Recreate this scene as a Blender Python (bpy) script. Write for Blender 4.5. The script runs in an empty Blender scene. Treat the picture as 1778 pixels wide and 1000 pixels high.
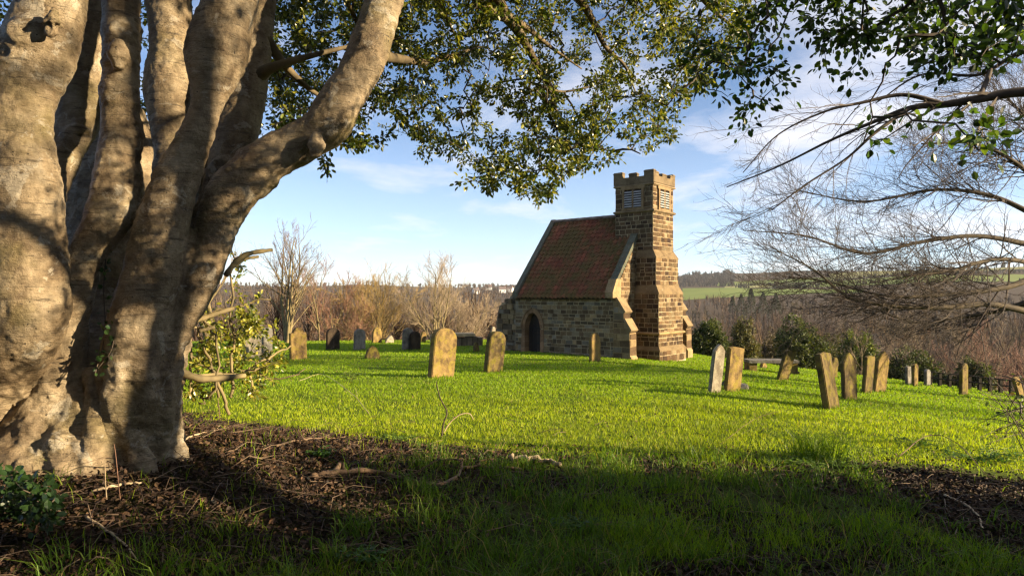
import bpy, bmesh, math, random
import numpy as np
from mathutils import Vector, Matrix, noise as mnoise

SC = bpy.context.scene
COL = SC.collection
F, CX, HY, CAMZ = 1185.0, 889.0, 512.0, 1.65
R = math.radians

# ------------------------------------------------------------------ helpers
def tag(o, label=None, cat=None, group=None, kind=None):
    if label: o['label'] = label
    if cat: o['category'] = cat
    if group: o['group'] = group
    if kind: o['kind'] = kind
    return o

def empty(name, loc=(0, 0, 0), rz=0.0):
    o = bpy.data.objects.new(name, None)
    o.empty_display_size = 0.2
    o.location = loc
    o.rotation_euler = (0, 0, rz)
    COL.objects.link(o)
    return o

class MB:
    """collects geometry, links it as ONE mesh object"""
    def __init__(s):
        s.V = []; s.C = []; s.G = {}; s.n = 0
    def add(s, V, faces, col=(1, 1, 1)):
        V = np.asarray(V, float).reshape(-1, 3)
        m = len(V)
        s.V.append(V)
        c = np.asarray(col, float)
        s.C.append(np.tile(c[:3], (m, 1)) if c.ndim == 1 else c[:, :3])
        for f in faces:
            s.G.setdefault(len(f), []).append(np.asarray([f]) + s.n)
        s.n += m
    def addn(s, V, faces, cols):
        """faces: 2-d int array; cols per vertex"""
        s.V.append(V); s.C.append(cols)
        faces = np.asarray(faces)
        s.G.setdefault(faces.shape[1], []).append(faces + s.n)
        s.n += len(V)
    def box(s, c0, c1, col=(1, 1, 1), M=None):
        x0, y0, z0 = c0; x1, y1, z1 = c1
        V = np.array([(x0,y0,z0),(x1,y0,z0),(x1,y1,z0),(x0,y1,z0),(x0,y0,z1),(x1,y0,z1),(x1,y1,z1),(x0,y1,z1)], float)
        if M is not None: V = np.array([M @ Vector(v) for v in V])
        s.add(V, [(0,3,2,1),(4,5,6,7),(0,1,5,4),(1,2,6,5),(2,3,7,6),(3,0,4,7)], col)
    def prism(s, poly, axis, a, b, col=(1, 1, 1)):
        """extrude a 2-d polygon along axis (0 x, 1 y) from a to b; poly = (other, z)"""
        n = len(poly); V = []
        for t in (a, b):
            for (p, z) in poly:
                V.append((t, p, z) if axis == 0 else (p, t, z))
        fs = [tuple(range(n))[::-1], tuple(range(n, 2 * n))]
        for i in range(n):
            j = (i + 1) % n
            fs.append((i, j, n + j, n + i))
        s.add(V, fs, col)
    def mesh(s, name, smooth=False):
        me = bpy.data.meshes.new(name)
        V = np.concatenate(s.V).astype(np.float32); C = np.concatenate(s.C)
        me.vertices.add(len(V)); me.vertices.foreach_set('co', V.ravel())
        li = []; ls = []; o = 0
        for k, arrs in s.G.items():
            A = np.concatenate(arrs)
            li.append(A.ravel()); ls.append(o + np.arange(len(A)) * k); o += A.size
        li = np.concatenate(li).astype(np.int32); ls = np.concatenate(ls).astype(np.int32)
        me.loops.add(len(li)); me.loops.foreach_set('vertex_index', li)
        me.polygons.add(len(ls)); me.polygons.foreach_set('loop_start', ls)
        me.polygons.foreach_set('use_smooth', np.full(len(ls), smooth))
        at = me.attributes.new('col', 'FLOAT_COLOR', 'POINT')
        at.data.foreach_set('color', np.concatenate([C, np.ones((len(C), 1))], 1).astype(np.float32).ravel())
        me.update(calc_edges=True); me.validate()
        return me
    def build(s, name, mat, parent=None, smooth=False, recalc=False):
        me = s.mesh(name, smooth)
        if recalc:
            bm = bmesh.new(); bm.from_mesh(me)
            bmesh.ops.recalc_face_normals(bm, faces=bm.faces); bm.to_mesh(me); bm.free()
        return link(name, me, mat, parent)

def link(name, me, mat, parent=None):
    o = bpy.data.objects.new(name, me)
    if mat: me.materials.append(mat)
    COL.objects.link(o)
    if parent: o.parent = parent
    return o

def P(px, py, d):
    """a point seen at photo pixel px,py standing d metres away"""
    return np.array([(px - CX) / F * d, d, CAMZ + (HY - py) / F * d])

def vnoise(p, scale=1.0, off=0.0):
    return np.array([mnoise.noise(Vector((a[0] * scale + off, a[1] * scale - off, a[2] * scale + off * .7))) for a in p])

def sstep(a, b, x):
    t = np.clip((x - a) / (b - a), 0, 1)
    return t * t * (3 - 2 * t)

# value noise in 2-d for numpy arrays
_rg = np.random.default_rng(5); _tab = _rg.random((256, 256))
def n2(x, y):
    x = np.asarray(x, float); y = np.asarray(y, float)
    xi = np.floor(x).astype(int); yi = np.floor(y).astype(int)
    u = x - xi; v = y - yi; u = u*u*(3-2*u); v = v*v*(3-2*v)
    g = lambda a, b: _tab[a & 255, b & 255]
    return (g(xi,yi)*(1-u)+g(xi+1,yi)*u)*(1-v)+(g(xi,yi+1)*(1-u)+g(xi+1,yi+1)*u)*v
def fbm(x, y, s=1.0):
    return (n2(x*s, y*s) + .5*n2(x*s*2.1+7, y*s*2.1+3) + .25*n2(x*s*4.3+1, y*s*4.3+9)) / 1.75

# ------------------------------------------------------------------ terrain
def softp(x, k=1.2):
    return np.log1p(np.exp(np.clip(x * k, -40, 40))) / k

def terrain(x, y):
    x = np.asarray(x, float); y = np.asarray(y, float)
    r = np.hypot(x, y)
    yy = np.clip(y, -30, 60)
    near = -0.027 * yy - 0.085 * np.minimum(softp(x - 3.2), 20)
    near = near + 0.58 * np.exp(-(((x + 3.7) / 2.2) ** 2 + ((y - 6.0) / 2.2) ** 2))
    near = near + 0.05 * (fbm(x, y, .35) - .5) + .10 * (fbm(x, y, .09) - .5)
    edge = np.where(y > 5, 43 - 11 * sstep(5, 16, x), 60)
    fall = np.maximum(r - edge, 0)
    side = sstep(-.1, .45, x / np.maximum(np.abs(y), 1))          # right of the church the far hill is higher
    xs = [0, 10, 30, 70, 150, 300, 650, 1250, 1800, 4000]
    zl = [0, -2.2, -8, -13, -14, -13, -2, 20, 25, 20]
    zr = [0, -2.2, -8, -13, -14, -14, 1, 45, 60, 60]
    fl = np.interp(fall, xs, zl); fr = np.interp(fall, xs, zr)
    far = fl * (1 - side) + fr * side
    far = far + sstep(40, 400, fall) * 9 * (fbm(x, y, .0045) - .5) + sstep(600, 1100, fall) * 34 * (fbm(x + 300, y, .0021) - .5)
    return near * 1.0 + far

def tz(x, y):
    return float(terrain(np.array([x]), np.array([y]))[0])

def ground_at(px, py, dmin=2.5, dmax=60):
    """where the sight line through px,py meets the ground"""
    d = np.linspace(dmin, dmax, 4000)
    x = (px - CX) / F * d; z = CAMZ + (HY - py) / F * d
    g = terrain(x, d)
    k = np.argmax(z <= g)
    if z[k] > g[k]: k = len(d) - 1
    return float(x[k]), float(d[k]), float(g[k])

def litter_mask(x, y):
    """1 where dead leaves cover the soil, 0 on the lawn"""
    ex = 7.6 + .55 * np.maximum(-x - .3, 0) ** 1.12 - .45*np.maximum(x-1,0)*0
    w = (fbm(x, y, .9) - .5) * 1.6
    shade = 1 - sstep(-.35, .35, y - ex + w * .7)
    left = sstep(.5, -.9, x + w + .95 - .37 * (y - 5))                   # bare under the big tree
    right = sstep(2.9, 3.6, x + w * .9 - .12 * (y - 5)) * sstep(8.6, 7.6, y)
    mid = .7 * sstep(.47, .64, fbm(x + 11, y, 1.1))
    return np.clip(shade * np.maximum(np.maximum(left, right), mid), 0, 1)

# ------------------------------------------------------------------ node helpers
def new_mat(name):
    m = bpy.data.materials.new(name); m.use_nodes = True
    nt = m.node_tree; nt.nodes.clear()
    return m, nt
def N(nt, typ, **kw):
    n = nt.nodes.new(typ)
    for k, v in kw.items():
        if k.startswith('i_'):
            key = k[2:]
            key = int(key) if key.isdigit() else key.replace('_', ' ')
            s = n.inputs[key]
            if hasattr(v, 'is_linked') or isinstance(v, bpy.types.NodeSocket): nt.links.new(v, s)
            else: s.default_value = v
        else: setattr(n, k, v)
    return n
def ramp(nt, fac, stops):
    r = N(nt, 'ShaderNodeValToRGB'); nt.links.new(fac, r.inputs[0])
    el = r.color_ramp.elements
    while len(el) < len(stops): el.new(.5)
    for e, (p, c) in zip(el, stops):
        e.position = p; e.color = (*c, 1) if len(c) == 3 else c
    return r.outputs[0]
def mixc(nt, fac, a, b, mode='MIX'):
    m = N(nt, 'ShaderNodeMix', data_type='RGBA', blend_type=mode)
    for v, k in ((fac, 0), (a, 6), (b, 7)):
        if isinstance(v, bpy.types.NodeSocket): nt.links.new(v, m.inputs[k])
        else: m.inputs[k].default_value = v if not isinstance(v, tuple) or len(v) == 4 else (*v, 1)
    return m.outputs[2]
def coords(nt, which='Object', scale=(1, 1, 1)):
    t = N(nt, 'ShaderNodeTexCoord'); m = N(nt, 'ShaderNodeMapping')
    nt.links.new(t.outputs[which], m.inputs[0]); m.inputs[3].default_value = scale
    return m.outputs[0]
def noise(nt, vec, scale, detail=4, rough=.55, dist=0.0):
    n = N(nt, 'ShaderNodeTexNoise'); nt.links.new(vec, n.inputs['Vector'])
    n.inputs['Scale'].default_value = scale; n.inputs['Detail'].default_value = detail
    n.inputs['Roughness'].default_value = rough; n.inputs['Distortion'].default_value = dist
    return n.outputs['Fac']
def finish(nt, shader):
    o = N(nt, 'ShaderNodeOutputMaterial'); nt.links.new(shader, o.inputs[0])
def bump(nt, h, strength, dist=.02, prev=None):
    b = N(nt, 'ShaderNodeBump', i_Strength=strength, i_Distance=dist, i_Height=h)
    if prev: nt.links.new(prev, b.inputs['Normal'])
    return b.outputs[0]
def attr(nt, name='col'):
    return N(nt, 'ShaderNodeAttribute', attribute_name=name).outputs['Color']
def bsdf(nt, color, rough=.8, normal=None, spec=.3):
    b = N(nt, 'ShaderNodeBsdfPrincipled')
    if isinstance(color, bpy.types.NodeSocket): nt.links.new(color, b.inputs['Base Color'])
    else: b.inputs['Base Color'].default_value = (*color, 1)
    b.inputs['Roughness'].default_value = rough
    b.inputs['Specular IOR Level'].default_value = spec
    if normal: nt.links.new(normal, b.inputs['Normal'])
    return b.outputs[0]

def leaf_mat(name, rough=.4, trans=.35, spec=.5, tint=(1.25, 1.2, .5)):
    m, nt = new_mat(name)
    c = attr(nt)
    s = bsdf(nt, c, rough, None, spec)
    tc = mixc(nt, 1.0, c, (*tint, 1), 'MULTIPLY')
    t = N(nt, 'ShaderNodeBsdfTranslucent', i_Color=tc)
    mx = N(nt, 'ShaderNodeMixShader', i_Fac=trans)
    nt.links.new(s, mx.inputs[1]); nt.links.new(t.outputs[0], mx.inputs[2])
    finish(nt, mx.outputs[0]); return m

def attr_mat(name, rough=.85, nscale=0, namp=.35, bscale=0, bstr=.4, bdist=.01, spec=.25):
    m, nt = new_mat(name); c = attr(nt); nrm = None
    v = coords(nt)
    if nscale:
        n = noise(nt, v, nscale, 5)
        k = ramp(nt, n, [(.28, (1 - namp,) * 3), (.72, (1 + namp,) * 3)])
        c = mixc(nt, 1.0, c, k, 'MULTIPLY')
    if bscale: nrm = bump(nt, noise(nt, v, bscale, 6), bstr, bdist)
    finish(nt, bsdf(nt, c, rough, nrm, spec)); return m

# bark of the big tree: smooth grey-tan skin with fine cross wrinkles, green algae patches
def bark_mat():
    m, nt = new_mat('smooth_bark')
    v = coords(nt); vs = coords(nt, 'Object', (1, 1, 4.5))
    big = noise(nt, v, 3.4, 6, .68, .3)
    c = ramp(nt, big, [(.30, (.05, .033, .018)), (.42, (.14, .102, .060)), (.55, (.23, .18, .115)), (.69, (.30, .25, .175))])
    alg = noise(nt, v, 1.4, 4, .6)
    c = mixc(nt, ramp(nt, alg, [(.52, (0, 0, 0)), (.68, (.6, .6, .6))]), c, (.115, .098, .03, 1))
    med = noise(nt, v, 13, 6, .72)
    c = mixc(nt, 1.0, c, ramp(nt, med, [(.28, (.62, .6, .58)), (.5, (1, 1, 1)), (.72, (1.18, 1.16, 1.14))]), 'MULTIPLY')
    fine = noise(nt, vs, 16, 7, .72, .4)
    c = mixc(nt, 1.0, c, ramp(nt, fine, [(.32, (.72, .7, .68)), (.5, (1.05, 1.05, 1.05))]), 'MULTIPLY')
    vl = coords(nt, 'Object', (2.0, 2.0, 24))
    ln = noise(nt, vl, 1.6, 6, .62, .5)
    lm_ = ramp(nt, ln, [(.60, (0, 0, 0)), (.645, (.75, .75, .75))])                    # crisp cross wrinkles
    c = mixc(nt, lm_, c, (.045, .032, .02, 1))
    pl = noise(nt, v, 4.2, 9, .68, .6)
    c = mixc(nt, ramp(nt, pl, [(.575, (0, 0, 0)), (.605, (.5, .5, .5))]), c, (.37, .34, .28, 1))   # pale lichen crusts
    cr = N(nt, 'ShaderNodeTexVoronoi', feature='DISTANCE_TO_EDGE', i_Scale=7.0, i_Randomness=1.0)
    wv = N(nt, 'ShaderNodeMapping'); nt.links.new(v, wv.inputs[0]); wv.inputs[3].default_value = (1, 1, 2.6)
    wa = N(nt, 'ShaderNodeVectorMath', operation='ADD'); nz = N(nt, 'ShaderNodeTexNoise', i_Scale=5.0, i_Detail=4.0); nt.links.new(v, nz.inputs['Vector'])
    nt.links.new(wv.outputs[0], wa.inputs[0]); nt.links.new(nz.outputs['Color'], wa.inputs[1]); nt.links.new(wa.outputs[0], cr.inputs['Vector'])
    crk = ramp(nt, cr.outputs['Distance'], [(.0, (0, 0, 0)), (.035, (1, 1, 1))])
    cmk = ramp(nt, noise(nt, v, 2.1, 3), [(.5, (1, 1, 1)), (.62, (0, 0, 0))])          # cracks only here and there
    crk2 = N(nt, 'ShaderNodeMath', operation='MAXIMUM', i_0=crk, i_1=cmk).outputs[0]
    c = mixc(nt, crk2, mixc(nt, .65, c, (.03, .022, .015, 1)), c)
    sp = noise(nt, v, 70, 3, .6)
    c = mixc(nt, ramp(nt, sp, [(.67, (0, 0, 0)), (.72, (1, 1, 1))]), c, (.26, .21, .14, 1))
    dk = noise(nt, v, 34, 2, .5)
    c = mixc(nt, ramp(nt, dk, [(.70, (0, 0, 0)), (.74, (1, 1, 1))]), c, (.04, .03, .02, 1))
    b = bump(nt, lm_, -.6, .012); b = bump(nt, med, .7, .03, b)
    b = bump(nt, fine, .8, .014, b)
    b = bump(nt, crk2, .5, .012, b)
    b = bump(nt, noise(nt, v, 45, 5, .7), .5, .008, b)
    finish(nt, bsdf(nt, c, .6, b, .35)); return m

def twig_mat(name, c0, c1, sc=6):
    m, nt = new_mat(name); v = coords(nt)
    c = ramp(nt, noise(nt, v, sc, 4), [(.35, c0), (.65, c1)])
    finish(nt, bsdf(nt, c, .8, None, .25)); return m

def masonry_mat():
    m, nt = new_mat('block_masonry'); v = coords(nt)
    c = attr(nt)
    n1 = noise(nt, v, 2.6, 5, .6)
    c = mixc(nt, 1.0, c, ramp(nt, n1, [(.3, (.6, .57, .55)), (.55, (1, 1, 1)), (.8, (1.2, 1.15, 1.0))]), 'MULTIPLY')
    nf = noise(nt, v, 24, 5, .7)
    c = mixc(nt, 1.0, c, ramp(nt, nf, [(.25, (.68, .66, .64)), (.7, (1.18, 1.16, 1.12))]), 'MULTIPLY')
    li = noise(nt, v, 9, 3, .6)
    c = mixc(nt, ramp(nt, li, [(.66, (0, 0, 0)), (.74, (.5, .5, .5))]), c, (.36, .34, .26, 1))
    b = bump(nt, nf, .6, .02); b = bump(nt, n1, .4, .04, b)
    finish(nt, bsdf(nt, c, .92, b, .15)); return m

def grave_mat(name, base, dark, lichen, amt=.5):
    m, nt = new_mat(name)
    oi = N(nt, 'ShaderNodeObjectInfo')
    t = N(nt, 'ShaderNodeTexCoord')
    off = N(nt, 'ShaderNodeVectorMath', operation='SCALE', i_0=(7.3, 3.1, 5.7)); nt.links.new(oi.outputs['Random'], off.inputs['Scale'])
    va = N(nt, 'ShaderNodeVectorMath', operation='ADD'); nt.links.new(t.outputs['Object'], va.inputs[0]); nt.links.new(off.outputs[0], va.inputs[1])
    v = va.outputs[0]
    st = N(nt, 'ShaderNodeMapping'); nt.links.new(v, st.inputs[0]); st.inputs[3].default_value = (1, 1, .28)
    c = mixc(nt, ramp(nt, noise(nt, v, 3.2, 5, .6), [(.38, (0, 0, 0)), (.6, (1, 1, 1))]), (*dark, 1), (*base, 1))
    streak = noise(nt, st.outputs[0], 9, 5, .65)
    c = mixc(nt, ramp(nt, streak, [(.5, (0, 0, 0)), (.72, (.75, .75, .75))]), c, (*dark, 1))
    c = mixc(nt, ramp(nt, noise(nt, v, 5.5, 5, .65), [(.62 - amt * .25, (0, 0, 0)), (.7 - amt * .15, (.85, .85, .85))]), c, (*lichen, 1))
    nf = noise(nt, v, 45, 5, .7)
    c = mixc(nt, 1.0, c, ramp(nt, nf, [(.3, (.65, .65, .65)), (.7, (1.2, 1.2, 1.2))]), 'MULTIPLY')
    b = bump(nt, nf, .5, .012); b = bump(nt, noise(nt, v, 7, 4), .4, .03, b)
    finish(nt, bsdf(nt, c, .92, b, .15)); return m

M = {}
M['bark'] = bark_mat()
M['masonry'] = masonry_mat()
M['holly'] = leaf_mat('holly_leaf', .33, .40, .55)
M['shrub'] = leaf_mat('shrub_leaf', .5, .3, .3)
M['grass'] = leaf_mat('grass_blade', .5, .5, .25, (1.15, 1.2, .3))
M['litter'] = attr_mat('dead_leaf', .75, 0, 0, 0, spec=.3)
M['twig_dark'] = twig_mat('dark_twig', (.035, .026, .02), (.085, .065, .048))
M['twig_brown'] = twig_mat('brown_twig', (.09, .056, .034), (.17, .115, .07), 2)
M['twig_ochre'] = twig_mat('ochre_twig', (.20, .13, .04), (.34, .24, .09), 2)
M['twig_pale'] = twig_mat('pale_twig', (.19, .14, .09), (.32, .25, .17), 2)
M['twig_red'] = twig_mat('russet_twig', (.15, .075, .05), (.28, .16, .11), 2)
M['limb'] = twig_mat('mossy_limb', (.10, .08, .045), (.24, .19, .09), 3)
M['limb_dark'] = twig_mat('dark_mossy_limb', (.026, .019, .012), (.075, .056, .03), 5)
M['bough'] = twig_mat('brown_bough', (.05, .038, .022), (.155, .118, .062), 5)
M['twig_mid'] = twig_mat('mid_twig', (.024, .018, .015), (.055, .039, .029), 3)
M['pale_wood'] = twig_mat('pale_dead_wood', (.30, .22, .13), (.5, .40, .27), 8)
M['wood'] = attr_mat('far_tree', .9, 0, spec=.1)
M['door'] = attr_mat('door_oak', .7, 14, .4, 30, .4)
M['louvre'] = attr_mat('white_slat', .6, 8, .15, 0)
M['tile'] = None
M['plain'] = attr_mat('plain_stone', .9, 5, .35, 30, .5, .01)
M['tombsand'] = grave_mat('lichened_sandstone', (.24, .165, .062), (.075, .05, .025), (.20, .155, .03), .5)
M['tombgrey'] = grave_mat('grey_headstone', (.21, .195, .17), (.09, .083, .075), (.24, .23, .18), .4)
M['tombblack'] = grave_mat('black_headstone', (.05, .036, .024), (.022, .016, .012), (.10, .07, .03), .0)  # near-black stone with brownish blotches
M['tombpale'] = grave_mat('pale_headstone', (.33, .29, .22), (.15, .125, .09), (.30, .275, .19), .35)
M['tombmoss'] = grave_mat('mossy_headstone', (.155, .112, .045), (.055, .04, .022), (.155, .13, .022), .55)

def tile_mat():
    m, nt = new_mat('pantile'); v = coords(nt); c = attr(nt)
    mo = noise(nt, v, 1.15, 5, .65)
    mask = ramp(nt, mo, [(.40, (0, 0, 0)), (.58, (.75, .75, .75))])
    c = mixc(nt, mask, c, (.085, .085, .025, 1))
    nf = noise(nt, v, 22, 5, .7)
    c = mixc(nt, 1.0, c, ramp(nt, nf, [(.3, (.55, .55, .55)), (.7, (1.25, 1.25, 1.25))]), 'MULTIPLY')
    c = mixc(nt, ramp(nt, noise(nt, v, 13, 3), [(.70, (0, 0, 0)), (.75, (.7, .7, .7))]), c, (.2, .19, .17, 1))
    finish(nt, bsdf(nt, c, .85, bump(nt, nf, .4, .01), .2)); return m
M['tile'] = tile_mat()
def coping_mat():
    m, nt = new_mat('lichened_coping'); v = coords(nt); c = attr(nt)
    c = mixc(nt, ramp(nt, noise(nt, v, 7, 5, .65), [(.42, (0, 0, 0)), (.6, (.9, .9, .9))]), c, (.085, .10, .075, 1))
    c = mixc(nt, ramp(nt, noise(nt, v, 16, 4, .6), [(.6, (0, 0, 0)), (.66, (.8, .8, .8))]), c, (.20, .20, .165, 1))
    finish(nt, bsdf(nt, c, .92, bump(nt, noise(nt, v, 24, 5), .5, .015), .15)); return m
M['coping'] = coping_mat()

# ------------------------------------------------------------------ geometry generators
def tube(mb, pts, rad, sides=6, col=(1, 1, 1), cap=True):
    pts = np.asarray(pts, float); n = len(pts)
    rad = np.broadcast_to(np.asarray(rad, float), (n,))
    T = np.gradient(pts, axis=0); T /= np.maximum(np.linalg.norm(T, axis=1, keepdims=True), 1e-9)
    a = np.array([1., 0, 0]) if abs(T[0][0]) < .8 else np.array([0, 1., 0])
    U = np.empty_like(pts)
    u = a - T[0] * (a @ T[0]); u /= np.linalg.norm(u)
    for i in range(n):
        u = u - T[i] * (u @ T[i]); u /= max(np.linalg.norm(u), 1e-9); U[i] = u
    W = np.cross(T, U)
    th = np.arange(sides) * 2 * math.pi / sides
    ring = pts[:, None] + rad[:, None, None] * (np.cos(th)[None, :, None] * U[:, None] + np.sin(th)[None, :, None] * W[:, None])
    V = ring.reshape(-1, 3)
    i = np.arange(n - 1)[:, None] * sides; k = np.arange(sides)[None]; k2 = (k + 1) % sides
    Q = np.stack([i + k, i + k2, i + sides + k2, i + sides + k], -1).reshape(-1, 4)
    mb.addn(V, Q, np.tile(np.asarray(col, float)[:3], (len(V), 1)))
    if cap:
        b = mb.n - len(V)
        mb.G.setdefault(sides, []).append(np.array([[b + j for j in range(sides)][::-1]]))
        mb.G.setdefault(sides, []).append(np.array([[b + (n - 1) * sides + j for j in range(sides)]]))

def spline(ctrl, n=40):
    """Catmull-Rom through rows of ctrl (any number of columns)"""
    c = np.asarray(ctrl, float)
    c = np.vstack([2 * c[0] - c[1], c, 2 * c[-1] - c[-2]])
    m = len(c) - 3; out = []
    for t in np.linspace(0, m - 1e-6, n):
        i = int(t); u = t - i; p0, p1, p2, p3 = c[i:i + 4]
        out.append(.5 * (2*p1 + (p2-p0)*u + (2*p0-5*p1+4*p2-p3)*u*u + (3*p1-p0-3*p2+p3)*u**3))
    return np.array(out)

def grow(rng, base, d0, L, r, lv, prm, out, level=0):
    """recursive branching; prm = list of dicts per level; out[level] collects (pts, rad)"""
    p = prm[level]; n = p['seg']; pts = [np.array(base, float)]; d = np.array(d0, float); d /= np.linalg.norm(d)
    dirs = [d.copy()]
    for i in range(n):
        d = d + rng.normal(0, p['wob'], 3) + np.array([0, 0, p['up']])
        d /= np.linalg.norm(d)
        pts.append(pts[-1] + d * L / n); dirs.append(d.copy())
    t = np.linspace(0, 1, n + 1)
    rad = r * (1 - t * (1 - p.get('tip', .25)))
    out.setdefault(level, []).append((np.array(pts), rad))
    if level + 1 >= len(prm): return
    q = prm[level + 1]
    k = rng.poisson(p['kids']) if p['kids'] > 3 else int(p['kids'] + rng.random())
    for j in range(k):
        tt = p['from'] + (1 - p['from']) * (j + rng.random()) / max(k, 1)
        i = min(int(tt * n), n - 1); f = tt * n - i
        b = pts[i] * (1 - f) + pts[i + 1] * f
        ax = rng.normal(0, 1, 3); dd = dirs[i + 1]
        ax -= dd * (ax @ dd); ax /= np.linalg.norm(ax)
        an = R(rng.normal(p['ang'], p['ang'] * .22))
        nd = dd * math.cos(an) + ax * math.sin(an)
        ll = L * p['ratio'] * (1.15 - .6 * tt) * rng.uniform(.7, 1.25)
        rr = min(r * (1 - tt * .7) * p.get('rr', .55), r * .8)
        grow(rng, b, nd, ll, max(rr, q.get('rmin', .002)), lv, prm, out, level + 1)

LEAF_V = np.array([(0,0,0),(.30,.24,.05),(.68,.25,.05),(1,0,-.06),(.68,-.25,.05),(.30,-.24,.05),(.30,0,-.02),(.68,0,-.02)], float)
LEAF_T = np.array([(0,6,1),(7,3,2),(0,5,6),(7,4,3)]); LEAF_Q = np.array([(6,7,2,1),(5,4,7,6)])
def leaves(mb, pos, dirs, nrm, size, cols, width=1.0):
    pos = np.asarray(pos, float); n = len(pos)
    X = dirs / np.maximum(np.linalg.norm(dirs, axis=1, keepdims=True), 1e-9)
    Y = np.cross(nrm, X); Y /= np.maximum(np.linalg.norm(Y, axis=1, keepdims=True), 1e-9)
    Z = np.cross(X, Y)
    s = np.asarray(size, float).reshape(-1, 1, 1)
    V = pos[:, None] + s * (LEAF_V[None, :, :1] * X[:, None] + width * LEAF_V[None, :, 1:2] * Y[:, None] + LEAF_V[None, :, 2:] * Z[:, None])
    off = (np.arange(n) * 8)[:, None, None]
    C = np.repeat(cols, 8, axis=0)
    mb.addn(V.reshape(-1, 3), (LEAF_T[None] + off).reshape(-1, 3), C)
    # quads refer to the same vertices
    q = (LEAF_Q[None] + off).reshape(-1, 4) + mb.n - n * 8
    mb.G.setdefault(4, []).append(q)

def pick_cols(rng, pal, n, jit=.25):
    pal = np.asarray(pal, float)
    c = pal[rng.integers(0, len(pal), n)]
    return np.clip(c * (1 + jit * rng.normal(0, 1, (n, 1))), .004, .9)

def connect(rng, scaffold, points, passes, mbt, droop=.12, col=(1, 1, 1)):
    """joins points to the nearest branch, coarse first; returns the fine twigs (pts arrays)"""
    nodes = [np.asarray(s, float) for s in scaffold]
    nodes = np.concatenate(nodes); twigs = []
    pts = np.asarray(points, float); start = 0
    for (cnt, r0, r1, maxl, sides) in passes:
        sub = pts[start:start + cnt]; start += cnt
        dist = np.array([np.min(((nodes - q) ** 2).sum(1)) for q in sub]) if len(sub) else []
        new = []
        for q in sub[np.argsort(dist)]:
            k = np.argmin(((nodes - q) ** 2).sum(1)); a = nodes[k]
            L = np.linalg.norm(q - a)
            if L < .02: continue
            if L > maxl: a = q + (a - q) * maxl / L; L = maxl
            n = 4 if L < .5 else 7
            t = np.linspace(0, 1, n)[:, None]
            path = a + (q - a) * t
            path[:, 2] += (np.sin(t[:, 0] * math.pi) * droop * L)
            path[1:-1] += rng.normal(0, .035 * L, (n - 2, 3))
            tube(mbt, path, np.linspace(r0, r1, n) , sides, col, False)
            twigs.append(path); nodes = np.vstack([nodes, path[1:]])
    return twigs

def leaf_clusters(rng, mbl, twigs, per, size, pal, spread=.09, down=.25, tipbias=1.5, width=1.0, jit=.22):
    pos = []; dr = []; 
    for tw in twigs:
        k = rng.poisson(per)
        if k == 0: continue
        t = rng.random(k) ** (1 / tipbias) * (len(tw) - 1)
        i = np.minimum(t.astype(int), len(tw) - 2); f = (t - i)[:, None]
        p = tw[i] * (1 - f) + tw[i + 1] * f
        d = rng.normal(0, 1, (k, 3)); d /= np.linalg.norm(d, axis=1, keepdims=True)
        ax = tw[-1] - tw[0]; ax /= max(np.linalg.norm(ax), 1e-6)
        pos.append(p + d * spread * rng.random((k, 1)))
        dr.append(d + ax * .6 - np.array([0, 0, down]))
    if not pos: return
    pos = np.concatenate(pos); dr = np.concatenate(dr); n = len(pos)
    nm = rng.normal(0, .75, (n, 3)) + np.array([.25, -.15, .6])
    leaves(mbl, pos, dr, nm, size * rng.uniform(.65, 1.25, n), pick_cols(rng, pal, n, jit), width)
# ------------------------------------------------------------------ camera, sun, sky
cam = bpy.data.cameras.new('camera'); cam_o = bpy.data.objects.new('camera', cam); COL.objects.link(cam_o)
cam_o.location = (0, 0, CAMZ); cam_o.rotation_euler = (R(90), 0, 0)
cam.lens = 36 * F / 1778; cam.sensor_width = 36; cam.shift_y = 12 / 1778
cam.clip_start = .05; cam.clip_end = 9000
SC.camera = cam_o

SUN_AZ, SUN_EL = R(104), R(14)          # clockwise from +Y; low winter sun from the right
sv = Vector((math.sin(SUN_AZ) * math.cos(SUN_EL), math.cos(SUN_AZ) * math.cos(SUN_EL), math.sin(SUN_EL)))
sun = bpy.data.lights.new('sun', 'SUN'); sun_o = bpy.data.objects.new('sun', sun); COL.objects.link(sun_o)
sun.energy = 5.0; sun.angle = R(.55); sun.color = (1, .79, .50)
sun_o.rotation_euler = sv.to_track_quat('Z', 'Y').to_euler(); sun_o.location = (40, -10, 30)

w = bpy.data.worlds.new('World'); SC.world = w; w.use_nodes = True
nt = w.node_tree; nt.nodes.clear()
sky = N(nt, 'ShaderNodeTexSky', sky_type='NISHITA', sun_disc=False)
sky.sun_elevation = SUN_EL; sky.sun_rotation = SUN_AZ; sky.air_density = .6; sky.dust_density = 0.0; sky.ozone_density = 2.0; sky.altitude = 100
tcw = N(nt, 'ShaderNodeTexCoord'); sep = N(nt, 'ShaderNodeSeparateXYZ'); nt.links.new(tcw.outputs['Generated'], sep.inputs[0])
den = N(nt, 'ShaderNodeMath', operation='ADD', i_0=sep.outputs[2], i_1=.16)
cxn = N(nt, 'ShaderNodeMath', operation='DIVIDE', i_0=sep.outputs[0], i_1=den.outputs[0])
cyn = N(nt, 'ShaderNodeMath', operation='DIVIDE', i_0=sep.outputs[1], i_1=den.outputs[0])
cmb = N(nt, 'ShaderNodeCombineXYZ', i_0=cxn.outputs[0], i_1=cyn.outputs[0], i_2=.0)
cl = noise(nt, cmb.outputs[0], 1.35, 9, .6, .3)
bias = N(nt, 'ShaderNodeMath', operation='MULTIPLY_ADD', i_0=sep.outputs[0], i_1=.13, i_2=-.01)
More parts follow.
